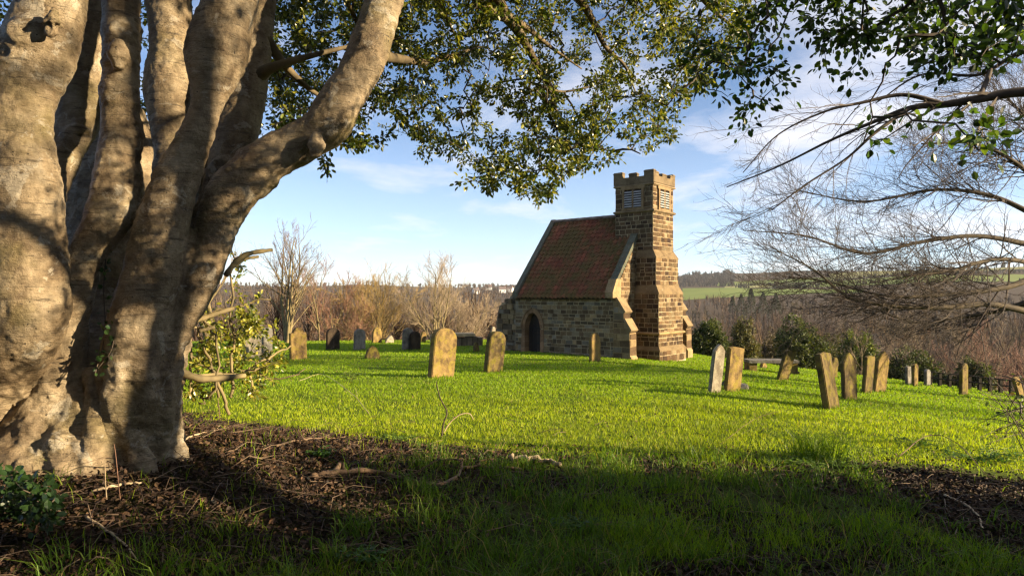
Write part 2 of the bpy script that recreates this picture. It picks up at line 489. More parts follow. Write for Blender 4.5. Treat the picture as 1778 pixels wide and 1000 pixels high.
up = N(nt, 'ShaderNodeMath', operation='MULTIPLY_ADD', i_0=sep.outputs[2], i_1=.16, i_2=0.0)
cl2 = N(nt, 'ShaderNodeMath', operation='ADD', i_0=cl, i_1=bias.outputs[0])
cl2 = N(nt, 'ShaderNodeMath', operation='ADD', i_0=cl2.outputs[0], i_1=up.outputs[0])
cmask = ramp(nt, cl2.outputs[0], [(.51, (0, 0, 0)), (.80, (1, 1, 1))])
hz = ramp(nt, sep.outputs[2], [(.0, (.42, .42, .42)), (.30, (.0, .0, .0))])
skyb = mixc(nt, hz, sky.outputs[0], (4.3, 5.0, 5.8, 1))
skyc = mixc(nt, cmask, skyb, (5.3, 5.1, 5.2, 1))
bg = N(nt, 'ShaderNodeBackground', i_Color=skyc, i_Strength=.066)
wo = N(nt, 'ShaderNodeOutputWorld'); nt.links.new(bg.outputs[0], wo.inputs[0])

SC.view_settings.view_transform = 'Standard'; SC.view_settings.look = 'None'
SC.view_settings.exposure = 1.8; SC.view_settings.gamma = 1
SC.render.engine = 'CYCLES'
cy = SC.cycles
cy.use_denoising = True
try: cy.denoiser = 'OPENIMAGEDENOISE'; cy.denoising_prefilter = 'ACCURATE'
except Exception: pass
cy.max_bounces = 7; cy.diffuse_bounces = 3; cy.glossy_bounces = 2; cy.transmission_bounces = 3; cy.transparent_max_bounces = 4
cy.caustics_reflective = False; cy.caustics_refractive = False
cy.sample_clamp_indirect = 6.0; cy.use_adaptive_sampling = True; cy.adaptive_threshold = .012
cy.filter_width = 1.35 if hasattr(cy, 'filter_width') else 1.5

# ------------------------------------------------------------------ ground sheet (to the horizon)
def build_ground():
    rr = np.concatenate([np.arange(.0, 14, .3), np.arange(14, 50, .8), np.geomspace(50, 6000, 95)])
    rr[0] = .05
    A = 420; th = np.arange(A) * 2 * math.pi / A
    X = rr[:, None] * np.sin(th); Y = rr[:, None] * np.cos(th); Z = terrain(X, Y)
    V = np.stack([X, Y, Z], -1).reshape(-1, 3)
    i = np.arange(len(rr) - 1)[:, None] * A; k = np.arange(A)[None]; k2 = (k + 1) % A
    Q = np.stack([i + k, i + A + k, i + A + k2, i + k2], -1).reshape(-1, 4)[:, ::-1]
    x, y = V[:, 0], V[:, 1]; r = np.hypot(x, y)
    lm = litter_mask(x, y)
    shadow_soil = 0
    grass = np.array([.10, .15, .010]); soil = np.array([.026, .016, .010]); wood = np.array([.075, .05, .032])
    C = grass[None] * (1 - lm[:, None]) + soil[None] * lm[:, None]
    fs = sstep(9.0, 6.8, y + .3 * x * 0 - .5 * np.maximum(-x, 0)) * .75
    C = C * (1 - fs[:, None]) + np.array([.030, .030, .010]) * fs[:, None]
    edge = np.where(y > 5, 43 - 11 * sstep(5, 16, x), 60)
    fw = sstep(1.5, 5, r - edge)[:, None]
    C = C * (1 - fw) + wood * fw
    mb = MB(); mb.addn(V, Q, C)
    c0 = np.arange(A)
    mb.G.setdefault(A, []).append(c0[None, ::-1])
    m, nt = new_mat('earth_and_turf'); v = coords(nt)
    c = attr(nt)
    n1 = noise(nt, v, 1.1, 6, .6); n2_ = noise(nt, v, 14, 5, .7)
    c = mixc(nt, 1.0, c, ramp(nt, n1, [(.3, (.7, .72, .7)), (.7, (1.25, 1.2, 1.1))]), 'MULTIPLY')
    c = mixc(nt, 1.0, c, ramp(nt, n2_, [(.3, (.55, .55, .55)), (.7, (1.3, 1.3, 1.2))]), 'MULTIPLY')
    b = bump(nt, n2_, .7, .05)
    finish(nt, bsdf(nt, c, .95, b, .1))
    o = mb.build('ground', m, smooth=True); tag(o, kind='structure')
build_ground()

def hill_patch(name, px0, px1, r0, r1, mat, lift=.5, skew=0.0, taper=0.0, nu=40, nv=20, seed=0):
    """a field lying on the far hillside between two bearings"""
    mb = MB()
    u = np.linspace(0, 1, nu)[None]; v = np.linspace(0, 1, nv)[:, None]
    px = px0 + (px1 - px0) * u + 0 * v
    wob = .35 * (fbm(px * .013 + seed, px * 0 + seed, 1.0) - .5)
    r = r0 + (r1 - r0) * (v * (1 - taper * u + wob) + skew * u)
    a = np.arctan((px - CX) / F); X = np.sin(a) * r; Y = np.cos(a) * r
    Z = terrain(X, Y) + lift
    V = np.stack([X, Y, Z], -1).reshape(-1, 3)
    i = np.arange(nv - 1)[:, None] * nu; k = np.arange(nu - 1)[None]
    Q = np.stack([i + k, i + k + 1, i + nu + k + 1, i + nu + k], -1).reshape(-1, 4)
    mb.addn(V, Q, np.ones((len(V), 3)))
    return tag(mb.build(name, mat, smooth=True), kind='structure')

def field_mat(name, c0, c1):
    m, nt = new_mat(name); v = coords(nt, 'Object', (1, 1, 1))
    c = ramp(nt, noise(nt, v, .012, 5, .6), [(.35, c0), (.65, c1)])
    finish(nt, bsdf(nt, c, .95, None, .1)); return m
fg = field_mat('pasture', (.13, .18, .035), (.19, .23, .05)); fy = field_mat('stubble_pasture', (.20, .205, .07), (.27, .25, .09))
hill_patch('field', 1185, 1500, 690, 880, fg, skew=.5, taper=.75, seed=1)
hill_patch('field', 1258, 1345, 900, 1020, fy, taper=.2, skew=.1, seed=2)
hill_patch('field', 1352, 1800, 900, 1030, fg, skew=.25, taper=.3, seed=3)
hill_patch('field', 1245, 1450, 1045, 1170, fg, skew=.1, taper=.4, seed=4)
hill_patch('field', 1440, 1800, 1075, 1240, fy, skew=.1, seed=5)

# ------------------------------------------------------------------ far woods (one mass)
def build_wood():
    rng = np.random.default_rng(21)
    segs_a = []; segs_b = []; wid = []; cols = []
    pal = np.array([(.20,.135,.085),(.16,.105,.07),(.25,.16,.095),(.145,.10,.08),(.22,.17,.10),(.30,.20,.105)]) * .5
    def tree(x, y, h, tone, px):
        z = tz(x, y); r = math.hypot(x, y)
        n = 46 if r < 160 else (26 if r < 320 else 15)
        w = max(.035, .55 * r / 1185)
        spread = h * rng.uniform(.26, .36)
        b = np.array([x, y, z])
        top = b + (rng.normal(0, .04 * h), rng.normal(0, .04 * h), h * .55)
        segs_a.append(b[None]); segs_b.append(top[None]); wid.append(np.array([w * 1.9])); cols.append(tone[None] * .75)
        t = rng.random(n)[:, None] ** .8
        st = b + (top - b) * (.25 + .75 * t)
        ph = rng.random(n) * 6.283; rad = np.sqrt(rng.random(n)) * spread
        hh = h * (1 - .45 * (rad / spread) ** 2) * rng.uniform(.82, 1.04, n)
        en = np.stack([x + np.cos(ph) * rad, y + np.sin(ph) * rad, z + np.maximum(hh, h * .3)], 1)
        segs_a.append(st); segs_b.append(en); wid.append(np.full(n, w)); cols.append(tone[None] * rng.uniform(.6, 1.35, (n, 1)))
    rings = [(50, 62, 70), (62, 80, 90), (80, 105, 110), (105, 140, 140), (140, 190, 190), (190, 260, 260), (260, 360, 330), (360, 500, 400), (500, 700, 480)]
    for (r0, r1, cnt) in rings:
        for k in range(cnt):
            r = rng.uniform(r0, r1); px = rng.uniform(330, 1830)
            if r < 105 and 870 < px < 1180 and False: continue
            if r > 640 and px > 1180: continue
            a = math.atan((px - CX) / F); x, y = math.sin(a) * r, math.cos(a) * r
            zone = n2(x * .02 + 3, y * .02)
            tone = pal[min(int(zone * 6), 5)] * rng.uniform(.85, 1.15)
            h = rng.uniform(7.5, 12) * (1 if r > 75 else .62)
            tree(x, y, h, tone, px)
    # woods along the left skyline and the dark belt on the right-hand hill
    for k in range(900):
        r = rng.uniform(700, 1420); px = rng.uniform(330, 1180); a = math.atan((px - CX) / F)
        tree(math.sin(a) * r, math.cos(a) * r, rng.uniform(5, 10) + 7 * max(n2(px*.02, 3.3) - .5, 0) * 2, pal[rng.integers(0, 4)] * .75, px)
    for k in range(420):
        r = rng.uniform(1030, 1300) ; px = rng.uniform(1150, 1275); a = math.atan((px - CX) / F)
        tree(math.sin(a) * r, math.cos(a) * r, rng.uniform(8, 12) + 8 * max(n2(px*.06, 1.7) - .4, 0), np.array([.055, .045, .042]) * rng.uniform(.7, 1.4), px)
    for (px0, px1, r, h) in ((1250,1480,1028,5),(1352,1800,935,5),(1250,1425,893,5),(1470,1800,1056,5),(1250,1800,1245,7),(1180,1400,893,6),(1346,1351,960,4)):
        for k in range(110):
            px = rng.uniform(px0, px1)
            if n2(px*.045, r*.01) < .36: continue
            a = math.atan((px - CX) / F); q = r + rng.uniform(-5, 5) + (rng.uniform(-70, 70) if px1 - px0 < 20 else 0)
            tree(math.sin(a) * q, math.cos(a) * q, h * rng.uniform(.6, 1.3), np.array([.06, .06, .035]), px)
    A = np.concatenate(segs_a); B = np.concatenate(segs_b); W = np.concatenate(wid); Cc = np.concatenate(cols)
    n = len(A); d = B - A; d /= np.linalg.norm(d, axis=1, keepdims=True)
    u = np.cross(d, rng.normal(0, 1, (n, 3))); u /= np.linalg.norm(u, axis=1, keepdims=True); v = np.cross(d, u)
    c3 = [np.cos(k * 2.094) * u + np.sin(k * 2.094) * v for k in range(3)]
    V = np.stack([A + c3[0] * W[:, None], A + c3[1] * W[:, None], A + c3[2] * W[:, None], B], 1).reshape(-1, 3)
    o = (np.arange(n) * 4)[:, None, None]
    T = (np.array([(0, 1, 3), (1, 2, 3), (2, 0, 3)])[None] + o).reshape(-1, 3)
    mb = MB(); mb.addn(V, T, np.repeat(Cc, 4, 0))
    tag(mb.build('far_wood', M['wood']), 'brown leafless woodland filling the valley and far hillside', 'wood', kind='stuff')
build_wood()

def bearing(px, r):
    a = math.atan((px - CX) / F); x, y = math.sin(a) * r, math.cos(a) * r
    return x, y, tz(x, y)

# ------------------------------------------------------------------ houses on the skyline
def house(px, r, wdt, h, rz, wc, rc, label):
    x, y, z = bearing(px, r)
    t = empty('house', (x, y, z), R(rz)); tag(t, label, 'house', 'houses on the far hill')
    mb = MB(); mb.box((-wdt/2, -4, -1), (wdt/2, 4, h), wc)
    mb.prism([(-4, h), (4, h), (0, h + 3.2)], 0, -wdt/2, wdt/2, wc); mb.build('wall', M['plain'], t, recalc=True)
    mb = MB()
    for s in (-1, 1):
        mb.prism([(s*4.4, h - .1), (0, h + 3.5), (0, h + 3.9), (s*4.6, h + .25)], 0, -wdt/2 - .3, wdt/2 + .3, rc)
    rf = mb.build('roof', M['plain'], t, recalc=True)
    mb = MB(); mb.box((wdt/2 - 1.4, -.5, h + 2.5), (wdt/2 - .5, .5, h + 5.2), (.3, .16, .1)); mb.build('chimney', M['plain'], rf)
    mb = MB()
    for k in (-1, 1):
        mb = MB(); mb.box((k*wdt*.25 - .6, -4.06, h*.35), (k*wdt*.25 + .6, -3.95, h*.75), (.05, .06, .07)); mb.build('window', M['plain'], t)
for a in ((872, 1000, 10, 4.5, 10, (.75,.74,.7), (.16,.12,.11), 'white gabled house on the far hill, just left of the church roof'),
          (886, 1010, 8, 4.5, -20, (.7,.68,.62), (.2,.13,.1), 'small cream house almost touching the church roof on the skyline'),
          (826, 1000, 9, 4, 30, (.75,.74,.72), (.15,.13,.13), 'lone white house far off above the pale bare tree'),
          (848, 1080, 11, 4, 0, (.6,.58,.54), (.18,.12,.1), 'long low pale house between two white ones on the far hill'),
          (690, 940, 10, 4, 15, (.66,.62,.55), (.2,.14,.11), 'pale house in the distant trees, furthest left on the hill')):
    house(*a)

# ------------------------------------------------------------------ conifers in the valley wood
def conifer(px, py_top, r, label):
    x, y, z = bearing(px, r); rng = np.random.default_rng(int(px))
    ztop = CAMZ + (HY - py_top) / F * y; h = max(ztop - z, 6)
    t = empty('conifer_tree', (x, y, z)); tag(t, label, 'tree', 'dark conifers in the valley wood')
    mb = MB(); tube(mb, [(0,0,0),(0,0,h*.5),(0,0,h)], [h*.02, h*.014, .03], 6, (.08,.05,.035)); mb.build('trunk', M['wood'], t)
    n = 1500; zz = h * (.12 + .88 * rng.random(n) ** .8); ph = rng.random(n) * 6.28
    rad = (h - zz) * .30 * (.35 + .65 * np.sqrt(rng.random(n))) * (1 + .3 * np.sin(ph * 3 + zz))
    p = np.stack([np.cos(ph)*rad, np.sin(ph)*rad, zz], 1)
    dr = np.stack([np.cos(ph), np.sin(ph), np.full(n, -.35)], 1) + rng.normal(0, .25, (n, 3))
    mb = MB(); leaves(mb, p, dr, rng.normal(0, .5, (n, 3)) + (0, 0, 1), h * .042 * rng.uniform(.6, 1.3, n), pick_cols(rng, [(.035,.043,.018),(.025,.033,.015),(.045,.05,.02)], n, .35)); mb.build('crown', M['shrub'], t)
for px, pt, r, lb in ((1272, 514, 430, 'small dark conifer right of the church tower, leftmost of its row'),
                  (1287, 510, 440, 'narrow dark conifer, second in the row right of the tower'),
                  (1304, 501, 435, 'tallest pointed conifer in the row right of the tower'),
                  (1325, 507, 445, 'broad dark conifer just right of the tallest pointed one'),
                  (1347, 509, 430, 'dark conifer with ragged top at the right end of the row')):
    conifer(px, pt, r, lb)

# ------------------------------------------------------------------ thin winter haze over the valley
hz_ = MB(); hz_.box((-6300, -6300, -120), (6300, 6300, 120)); hm, hnt = new_mat('valley_haze')
pv = N(hnt, 'ShaderNodeVolumePrincipled', i_Density=.0001, i_Color=(.78, .84, .92, 1)); ho = N(hnt, 'ShaderNodeOutputMaterial'); hnt.links.new(pv.outputs[0], ho.inputs[1])
tag(hz_.build('haze', hm), 'thin pale haze hanging over the valley', 'haze', kind='stuff')
# ------------------------------------------------------------------ church
CH = 1.1
church = empty('church', (3.59 * CH, 24.18 * CH, -0.80), R(140))
tag(church, 'small old sandstone church with red pantile roof and battlemented west tower', 'church')
EAVE, RIDGE, NL, NW = 2.45, 5.79, 4.95, 5.35
PAL_TAN = [(.31,.225,.125),(.26,.175,.095),(.20,.13,.072),(.14,.092,.055),(.35,.27,.165),(.23,.145,.08)]
PAL_WALL = [(.37,.265,.145),(.27,.19,.105),(.37,.30,.20),(.32,.28,.22),(.20,.14,.08),(.41,.30,.17),(.25,.17,.10),(.16,.12,.08)]
PAL_TOWER = [(.23,.16,.088),(.17,.11,.062),(.125,.08,.048),(.26,.19,.11),(.09,.058,.038),(.20,.125,.068)]
MORTAR = (.34, .275, .18)

def clip_poly(poly, clip):
    out = list(poly)
    for i in range(len(clip)):
        a, b = clip[i], clip[(i + 1) % len(clip)]
        inside = lambda p: (b[0]-a[0])*(p[1]-a[1]) - (b[1]-a[1])*(p[0]-a[0]) >= -1e-9
        inp, out = out, []
        for j in range(len(inp)):
            p, q = inp[j], inp[(j + 1) % len(inp)]
            ip, iq = inside(p), inside(q)
            if ip: out.append(p)
            if ip != iq:
                d1 = (b[0]-a[0])*(p[1]-a[1]) - (b[1]-a[1])*(p[0]-a[0]); d2 = (b[0]-a[0])*(q[1]-a[1]) - (b[1]-a[1])*(q[0]-a[0])
                t = d1 / (d1 - d2); out.append((p[0]+(q[0]-p[0])*t, p[1]+(q[1]-p[1])*t))
        if len(out) < 3: return []
    return out

def masonry(mb, O, U, Nn, poly, ch=(.14, .22), bw=(.18, .38), pal=PAL_TAN, seed=0, cut=None, gap=.022, proud=(.006, .02)):
    """lays coursed blocks over a convex polygon (u,v) on the plane O + u*U + v*Z, standing out along Nn"""
    rng = np.random.default_rng(seed)
    O, U, Nn = (np.asarray(a, float) for a in (O, U, Nn)); Zv = np.array([0, 0, 1.])
    us = [p[0] for p in poly]; vs = [p[1] for p in poly]
    v = min(vs)
    while v < max(vs) - .01:
        hgt = rng.uniform(*ch); v1 = min(v + hgt, max(vs))
        if max(vs) - v1 < .08: v1 = max(vs)
        spans = [(min(us), max(us))]
        if cut: spans = cut(v, v1, min(us), max(us))
        for (a, b) in spans:
            u = a - (rng.uniform(0, .25) if a == min(us) else 0)
            while u < b - .01:
                u1 = u + rng.uniform(*bw) * (1.25 if hgt > .22 else 1)
                if b - u1 < .14: u1 = b
                vv = [(v, v1)]
                if rng.random() < .07 and v1 - v > .2: vv = [(v, (v+v1)/2), ((v+v1)/2, v1)]
                for (va, vb) in vv:
                    g = gap * .5 * rng.uniform(.7, 1.5)
                    j = lambda: rng.normal(0, .005)
                    q = [(max(u, a)+g+j(), va+g+j()), (u1-g+j(), va+g+j()), (u1-g+j(), vb-g+j()), (max(u, a)+g+j(), vb-g+j())]
                    q = clip_poly(q, poly)
                    if len(q) < 3: continue
                    ar = .5 * abs(sum(q[k][0]*q[(k+1) % len(q)][1] - q[(k+1) % len(q)][0]*q[k][1] for k in range(len(q))))
                    if ar < .0015: continue
                    q = np.array(q); c = q.mean(0); pr = rng.uniform(*proud)
                    inn = c + (q - c) * (1 - .016 / np.maximum(np.linalg.norm(q - c, axis=1, keepdims=True), .03))
                    W = lambda pts, dep: O + pts[:, :1] * U + pts[:, 1:] * Zv + dep * Nn
                    V = np.vstack([W(q, -.01), W(q, pr * .45), W(inn, pr)])
                    k = len(q); fs = [tuple(range(2*k, 3*k))]
                    for s in range(2):
                        for e in range(k): fs.append((s*k+e, s*k+(e+1) % k, (s+1)*k+(e+1) % k, (s+1)*k+e))
                    col = np.array(pal[rng.integers(0, len(pal))]) * rng.uniform(.34, .76)
                    mb.add(V, fs, np.clip(col, .02, .8))
                u = u1
        v = v1

# south wall with the doorway
DX, DW, DH, DS = 4.0, .84, 1.70, 1.02       # centre, width, apex height, spring height
def arch_half(z):
    """half opening width at height z (pointed arch)"""
    if z <= DS: return DW / 2
    if z >= DH: return 0.0
    t = (z - DS) / (DH - DS); return DW / 2 * math.sqrt(max(1 - t ** 1.7, 0))
def door_cut(v0, v1, a, b):
    hw = max(arch_half(v0), arch_half((v0 + v1) / 2)) + (.13 if v0 < DH else 0)
    if hw <= .13: return [(a, b)]
    return [(a, DX - hw), (DX + hw, b)]
mb = MB()
for (x0, x1) in ((0, DX - DW/2 - .02), (DX + DW/2 + .02, NL)):
    mb.box((x0, -.55, -.3), (x1, 0, EAVE), MORTAR)
mb.box((DX - DW/2 - .02, -.55, DH + .02), (DX + DW/2 + .02, 0, EAVE), MORTAR)
for s in (-1, 1):                             # spandrels of the arch
    zz = np.linspace(DS, DH + .02, 9)
    poly = [(DX + s*arch_half(z), z) for z in zz] + [(DX + s*(DW/2 + .02), DH + .02), (DX + s*(DW/2 + .02), DS)]
    mb.prism(poly, 1, -.5, -.004, MORTAR)
masonry(mb, (0, 0, 0), (1, 0, 0), (0, 1, 0), [(0, -.25), (NL, -.25), (NL, EAVE - .03), (0, EAVE - .03)][::1], (.12, .23), (.17, .36), PAL_WALL, 3, door_cut)
# north wall
mb.box((0, -NW, -.3), (NL, -NW + .55, EAVE), MORTAR)
masonry(mb, (NL, -NW, 0), (-1, 0, 0), (0, -1, 0), [(0, -.25), (NL, -.25), (NL, EAVE - .03), (0, EAVE - .03)], pal=PAL_WALL, seed=4)
mb.build('nave_wall', M['masonry'], church)

# gable walls
for (name, x, nx, sd) in (('gable_wall', 0.0, -1, 5), ('gable_wall', NL, 1, 6)):
    mb = MB()
    t0, t1 = (x + .002, x + .5) if nx < 0 else (x - .5, x - .002)
    mb.prism([(-.55, -.3), (-.55, EAVE), (-NW/2, RIDGE - .15), (-NW + .55, EAVE), (-NW + .55, -.3)], 0, t0, t1, MORTAR)
    mb.prism([(-.001, EAVE+.001), (-NW/2, RIDGE - .1), (-NW+.001, EAVE+.001)], 0, t0 + .001, t1 + .001, MORTAR)
    if nx < 0: masonry(mb, (x, -NW, 0), (0, 1, 0), (-1, 0, 0), [(0, -.25), (NW, -.25), (NW, EAVE), (NW/2, RIDGE - .1), (0, EAVE)], pal=PAL_TAN, seed=sd)
    else: masonry(mb, (x, 0, 0), (0, -1, 0), (1, 0, 0), [(0, -.25), (NW, -.25), (NW, EAVE), (NW/2, RIDGE - .1), (0, EAVE)], pal=PAL_WALL, seed=sd)
    mb.build(name, M['masonry'], church)

# broken stub of the older nave running on east of the doorway
mb = MB()
stub = [(NL + .03, -.3), (6.12, -.3), (6.2, 1.2), (6.02, 1.95), (5.6, 2.15), (5.3, 2.38), (NL + .03, 2.5)]
mb.prism(stub, 1, -.6, -.14, (.2, .16, .11))
masonry(mb, (NL + .03, -.14, 0), (1, 0, 0), (0, 1, 0), [(0, -.3), (1.08, -.3), (1.14, 1.2), (.98, 1.9), (.6, 2.12), (.3, 2.3), (0, 2.4)], (.15, .26), (.2, .42), PAL_WALL, 8, proud=(.02, .07))
rng = np.random.default_rng(3)
for k in range(9):
    a = rng.uniform(0, 1); xx = NL + .15 + a * .85; zz = 2.42 - .55 * a ** 1.6
    mb.box((xx - .13, -.55, zz - .12), (xx + .13, -.16 + rng.uniform(-.05, .06), zz + rng.uniform(.0, .1)), np.array(PAL_WALL[rng.integers(0, 8)]) * .8)
mb.build('ruined_wall', M['masonry'], church)

# pointed door surround: voussoirs and jamb stones
mb = MB(); rng = np.random.default_rng(9)
def ring_pts(zz, off):
    return arch_half(zz) + off
for s in (-1, 1):
    z = -.1
    while z < DS - .05:
        z1 = min(z + rng.uniform(.2, .3), DS)
        wj = rng.uniform(.15, .2)
        a, b = sorted((DX + s*DW/2, DX + s*(DW/2 + wj)))
        mb.box((a, -.30, z + .006), (b, .035, z1 - .006), np.array((.27, .165, .095)) * rng.uniform(.75, 1.15)); z = z1
    # arch stones as wedge prisms
    prof = [(arch_half(z), z) for z in np.concatenate([np.linspace(DS, DH - .12, 6), [DH - .05, DH]])]
    L = np.cumsum([0] + [math.dist(prof[i], prof[i+1]) for i in range(len(prof)-1)]); nst = 6
    ix = [np.interp(np.linspace(0, L[-1], nst*1+1), L, [p[k] for p in prof]) for k in (0, 1)]
    ctr = np.array([0, DS])
    for k in range(nst):
        p, q = np.array((ix[0][k], ix[1][k])), np.array((ix[0][k+1], ix[1][k+1]))
        np_, nq = (p - ctr + (.12, 0)), (q - ctr + (.12, 0)); np_ /= np.linalg.norm(np_); nq /= np.linalg.norm(nq)
        for (r0, r1, dy, cc) in ((0, .15, .035, (.27, .165, .095)), (.152, .215, .075, (.22, .15, .09))):
            P4 = [p + np_*r0, q + nq*r0, q + nq*r1, p + np_*r1]
            P4 = [(DX + s*max(c[0], 0.0), c[1]) for c in P4]
            mb.prism(P4, 1, -.30 if r0 == 0 else 0.0, dy, np.array(cc) * rng.uniform(.8, 1.15))
mb.build('door_arch', M['masonry'], church, recalc=True)
# the door: dark planks, strap hinges, ring
mb = MB(); nb = 6
for k in range(nb):
    x0 = DX - DW/2 + k * DW / nb + .004; x1 = x0 + DW / nb - .008
    zt = min(arch_half.__call__ and DH, DH)
    tops = []
    for xx in (x0, x1):
        hw = abs(xx - DX); zz = DS
        for z in np.linspace(DS, DH, 60):
            if arch_half(z) >= hw: zz = z
        tops.append(zz)
    mb.prism([(x0, -.05), (x1, -.05), (x1, tops[1] + .01), (x0, tops[0] + .01)], 1, -.34, -.28, np.array((.020, .015, .014)) * (1 + .3 * math.sin(k * 4.1)))
door = mb.build('door', M['door'], church, recalc=True)
mb = MB()
for z in (.35, 1.0):
    mb = MB(); mb.box((DX - DW/2 + .03, -.285, z), (DX + DW/2 - .12, -.268, z + .05), (.012, .012, .013)); mb.build('hinge', M['door'], door)
mb = MB(); tube(mb, [(DX - .22 + .05*math.cos(a), -.262, .72 + .05*math.sin(a)) for a in np.linspace(0, 6.0, 14)], .008, 6, (.03, .03, .03)); mb.build('handle', M['door'], door)

# pantile roof
def roof_side(mb, ysign, seed):
    rng = np.random.default_rng(seed)
    ytop, ztop = -NW/2, RIDGE + .02
    yb, zb = (.16, EAVE - .15) if ysign > 0 else (-NW - .16, EAVE - .15)
    rows, cols = 20, 21
    sl = np.array([0, ytop - yb, ztop - zb]); Ls = np.linalg.norm(sl); e = sl / Ls
    nrm = np.array([0, -e[2], e[1]]) if ysign < 0 else np.array([0, e[2], -e[1]])
    nrm = nrm if nrm[2] > 0 else -nrm
    x0, x1 = .26, NL - .2; cw = (x1 - x0) / cols; rl = Ls / rows
    prof = np.array([0, .035, .07, .065, .02, -.012, .0])
    px = np.linspace(0, 1.06, 7)
    for i in range(rows):
        for j in range(cols):
            o = np.array([x0 + j * cw, yb, zb]) + e * (rl * i)
            o[2] -= .05 * math.sin(math.pi * i / rows) * math.sin(math.pi * j / cols) + .012 * math.sin(j * 1.3 + i * .4)
            ju = rng.normal(0, .006); jz = rng.normal(0, .005)
            lo = [o + (px[k]*cw + ju, 0, 0) + nrm * (prof[k] + .055 + jz) - e*.02 for k in range(7)]
            hi = [o + (px[k]*cw, 0, 0) + e * (rl * 1.12) + nrm * (prof[k] + .02) for k in range(7)]
            lo2 = [q - nrm * .03 for q in lo]
            V = lo + hi + lo2
            fs = [(k, k+1, 8+k, 7+k) for k in range(6)] + [(14+k, 15+k, k+1, k) for k in range(6)]
            f = fbm(np.array([j*.22+seed]), np.array([i*.22]))[0]
            pal = [(.185,.075,.045),(.13,.055,.036),(.22,.095,.058),(.10,.058,.04),(.15,.09,.05)]
            mb.add(V, fs, (.55 * np.array(pal[rng.integers(0, 5)]) + .45 * np.array((.19, .07, .042))) * np.array((1.15, .95, .9)) * rng.uniform(.82, 1.15) * (.75 + .5 * f))
    bb = np.array([[x0, yb, zb], [x1, yb, zb], [x1, ytop, ztop], [x0, ytop, ztop]])
    V = np.vstack([bb - nrm*.06, bb - nrm*.005]); mb.add(V, [(0,1,2,3),(4,5,6,7),(0,1,5,4),(1,2,6,5),(2,3,7,6),(3,0,4,7)], (.04,.03,.025))
mb = MB(); roof_side(mb, 1, 1); roof_side(mb, -1, 2)
roof = mb.build('roof', M['tile'], church)
mb = MB()
for k in range(13):
    x = .3 + k * .35
    th = np.linspace(0, math.pi, 8); 
    V = [(x + a*.36, -NW/2 + .17*math.cos(t), RIDGE + .0 + .13*math.sin(t) + (.012 if a == 0 else 0)) for a in (0, 1) for t in th]
    mb.add(V, [(i, i+1, 9+i, 8+i) for i in range(7)], np.array((.13,.10,.08)) * (1 + .2*math.sin(k*3.3)))
mb.build('ridge', M['plain'], roof)

# gable copings and kneelers
def coping(x0, x1, lift, cols):
    mb = MB(); n = 9
    for s in (1, -1):
        for k in range(n):
            t0, t1 = k/n, (k+1)/n - .006
            y = lambda t: (-NW/2 + (NW/2 + .16) * t) if s > 0 else (-NW/2 - (NW/2 + .16) * t)
            z = lambda t: RIDGE + lift + (EAVE - .05 - RIDGE) * t
            P4 = [(y(t0), z(t0) - .22), (y(t1), z(t1) - .22), (y(t1), z(t1) + .02), (y(t0), z(t0) + .02)]
            mb.prism(P4, 0, x0 - (.0), x1, np.array(cols) * (1 + .15*math.sin(k*5 + s)))
    return mb.build('coping', M['coping'], church, recalc=True)
coping(-.05, .26, .22, (.095, .085, .058)); coping(NL - .2, NL + .06, .14, (.11, .095, .07))
mb = MB()
mb.prism([(.20, EAVE - .12), (.20, EAVE + .10), (-.08, EAVE + .62), (-.42, EAVE + .62), (-.42, EAVE - .12)], 0, -.10, .26, (.30, .22, .12))
mb.build('kneeler', M['masonry'], church, recalc=True)
mb = MB()
mb.prism([(-NW - .20, EAVE - .12), (-NW - .20, EAVE + .10), (-NW + .08, EAVE + .62), (-NW + .42, EAVE + .62), (-NW + .42, EAVE - .12)], 0, -.10, .26, (.34, .25, .13))
mb.build('kneeler', M['masonry'], church, recalc=True)
# eaves gutter board in a dark colour
mb = MB(); mb.box((.27, .02, EAVE - .17), (NL - .27, .17, EAVE - .10), (.03, .024, .02)); mb.build('gutter', M['plain'], church)

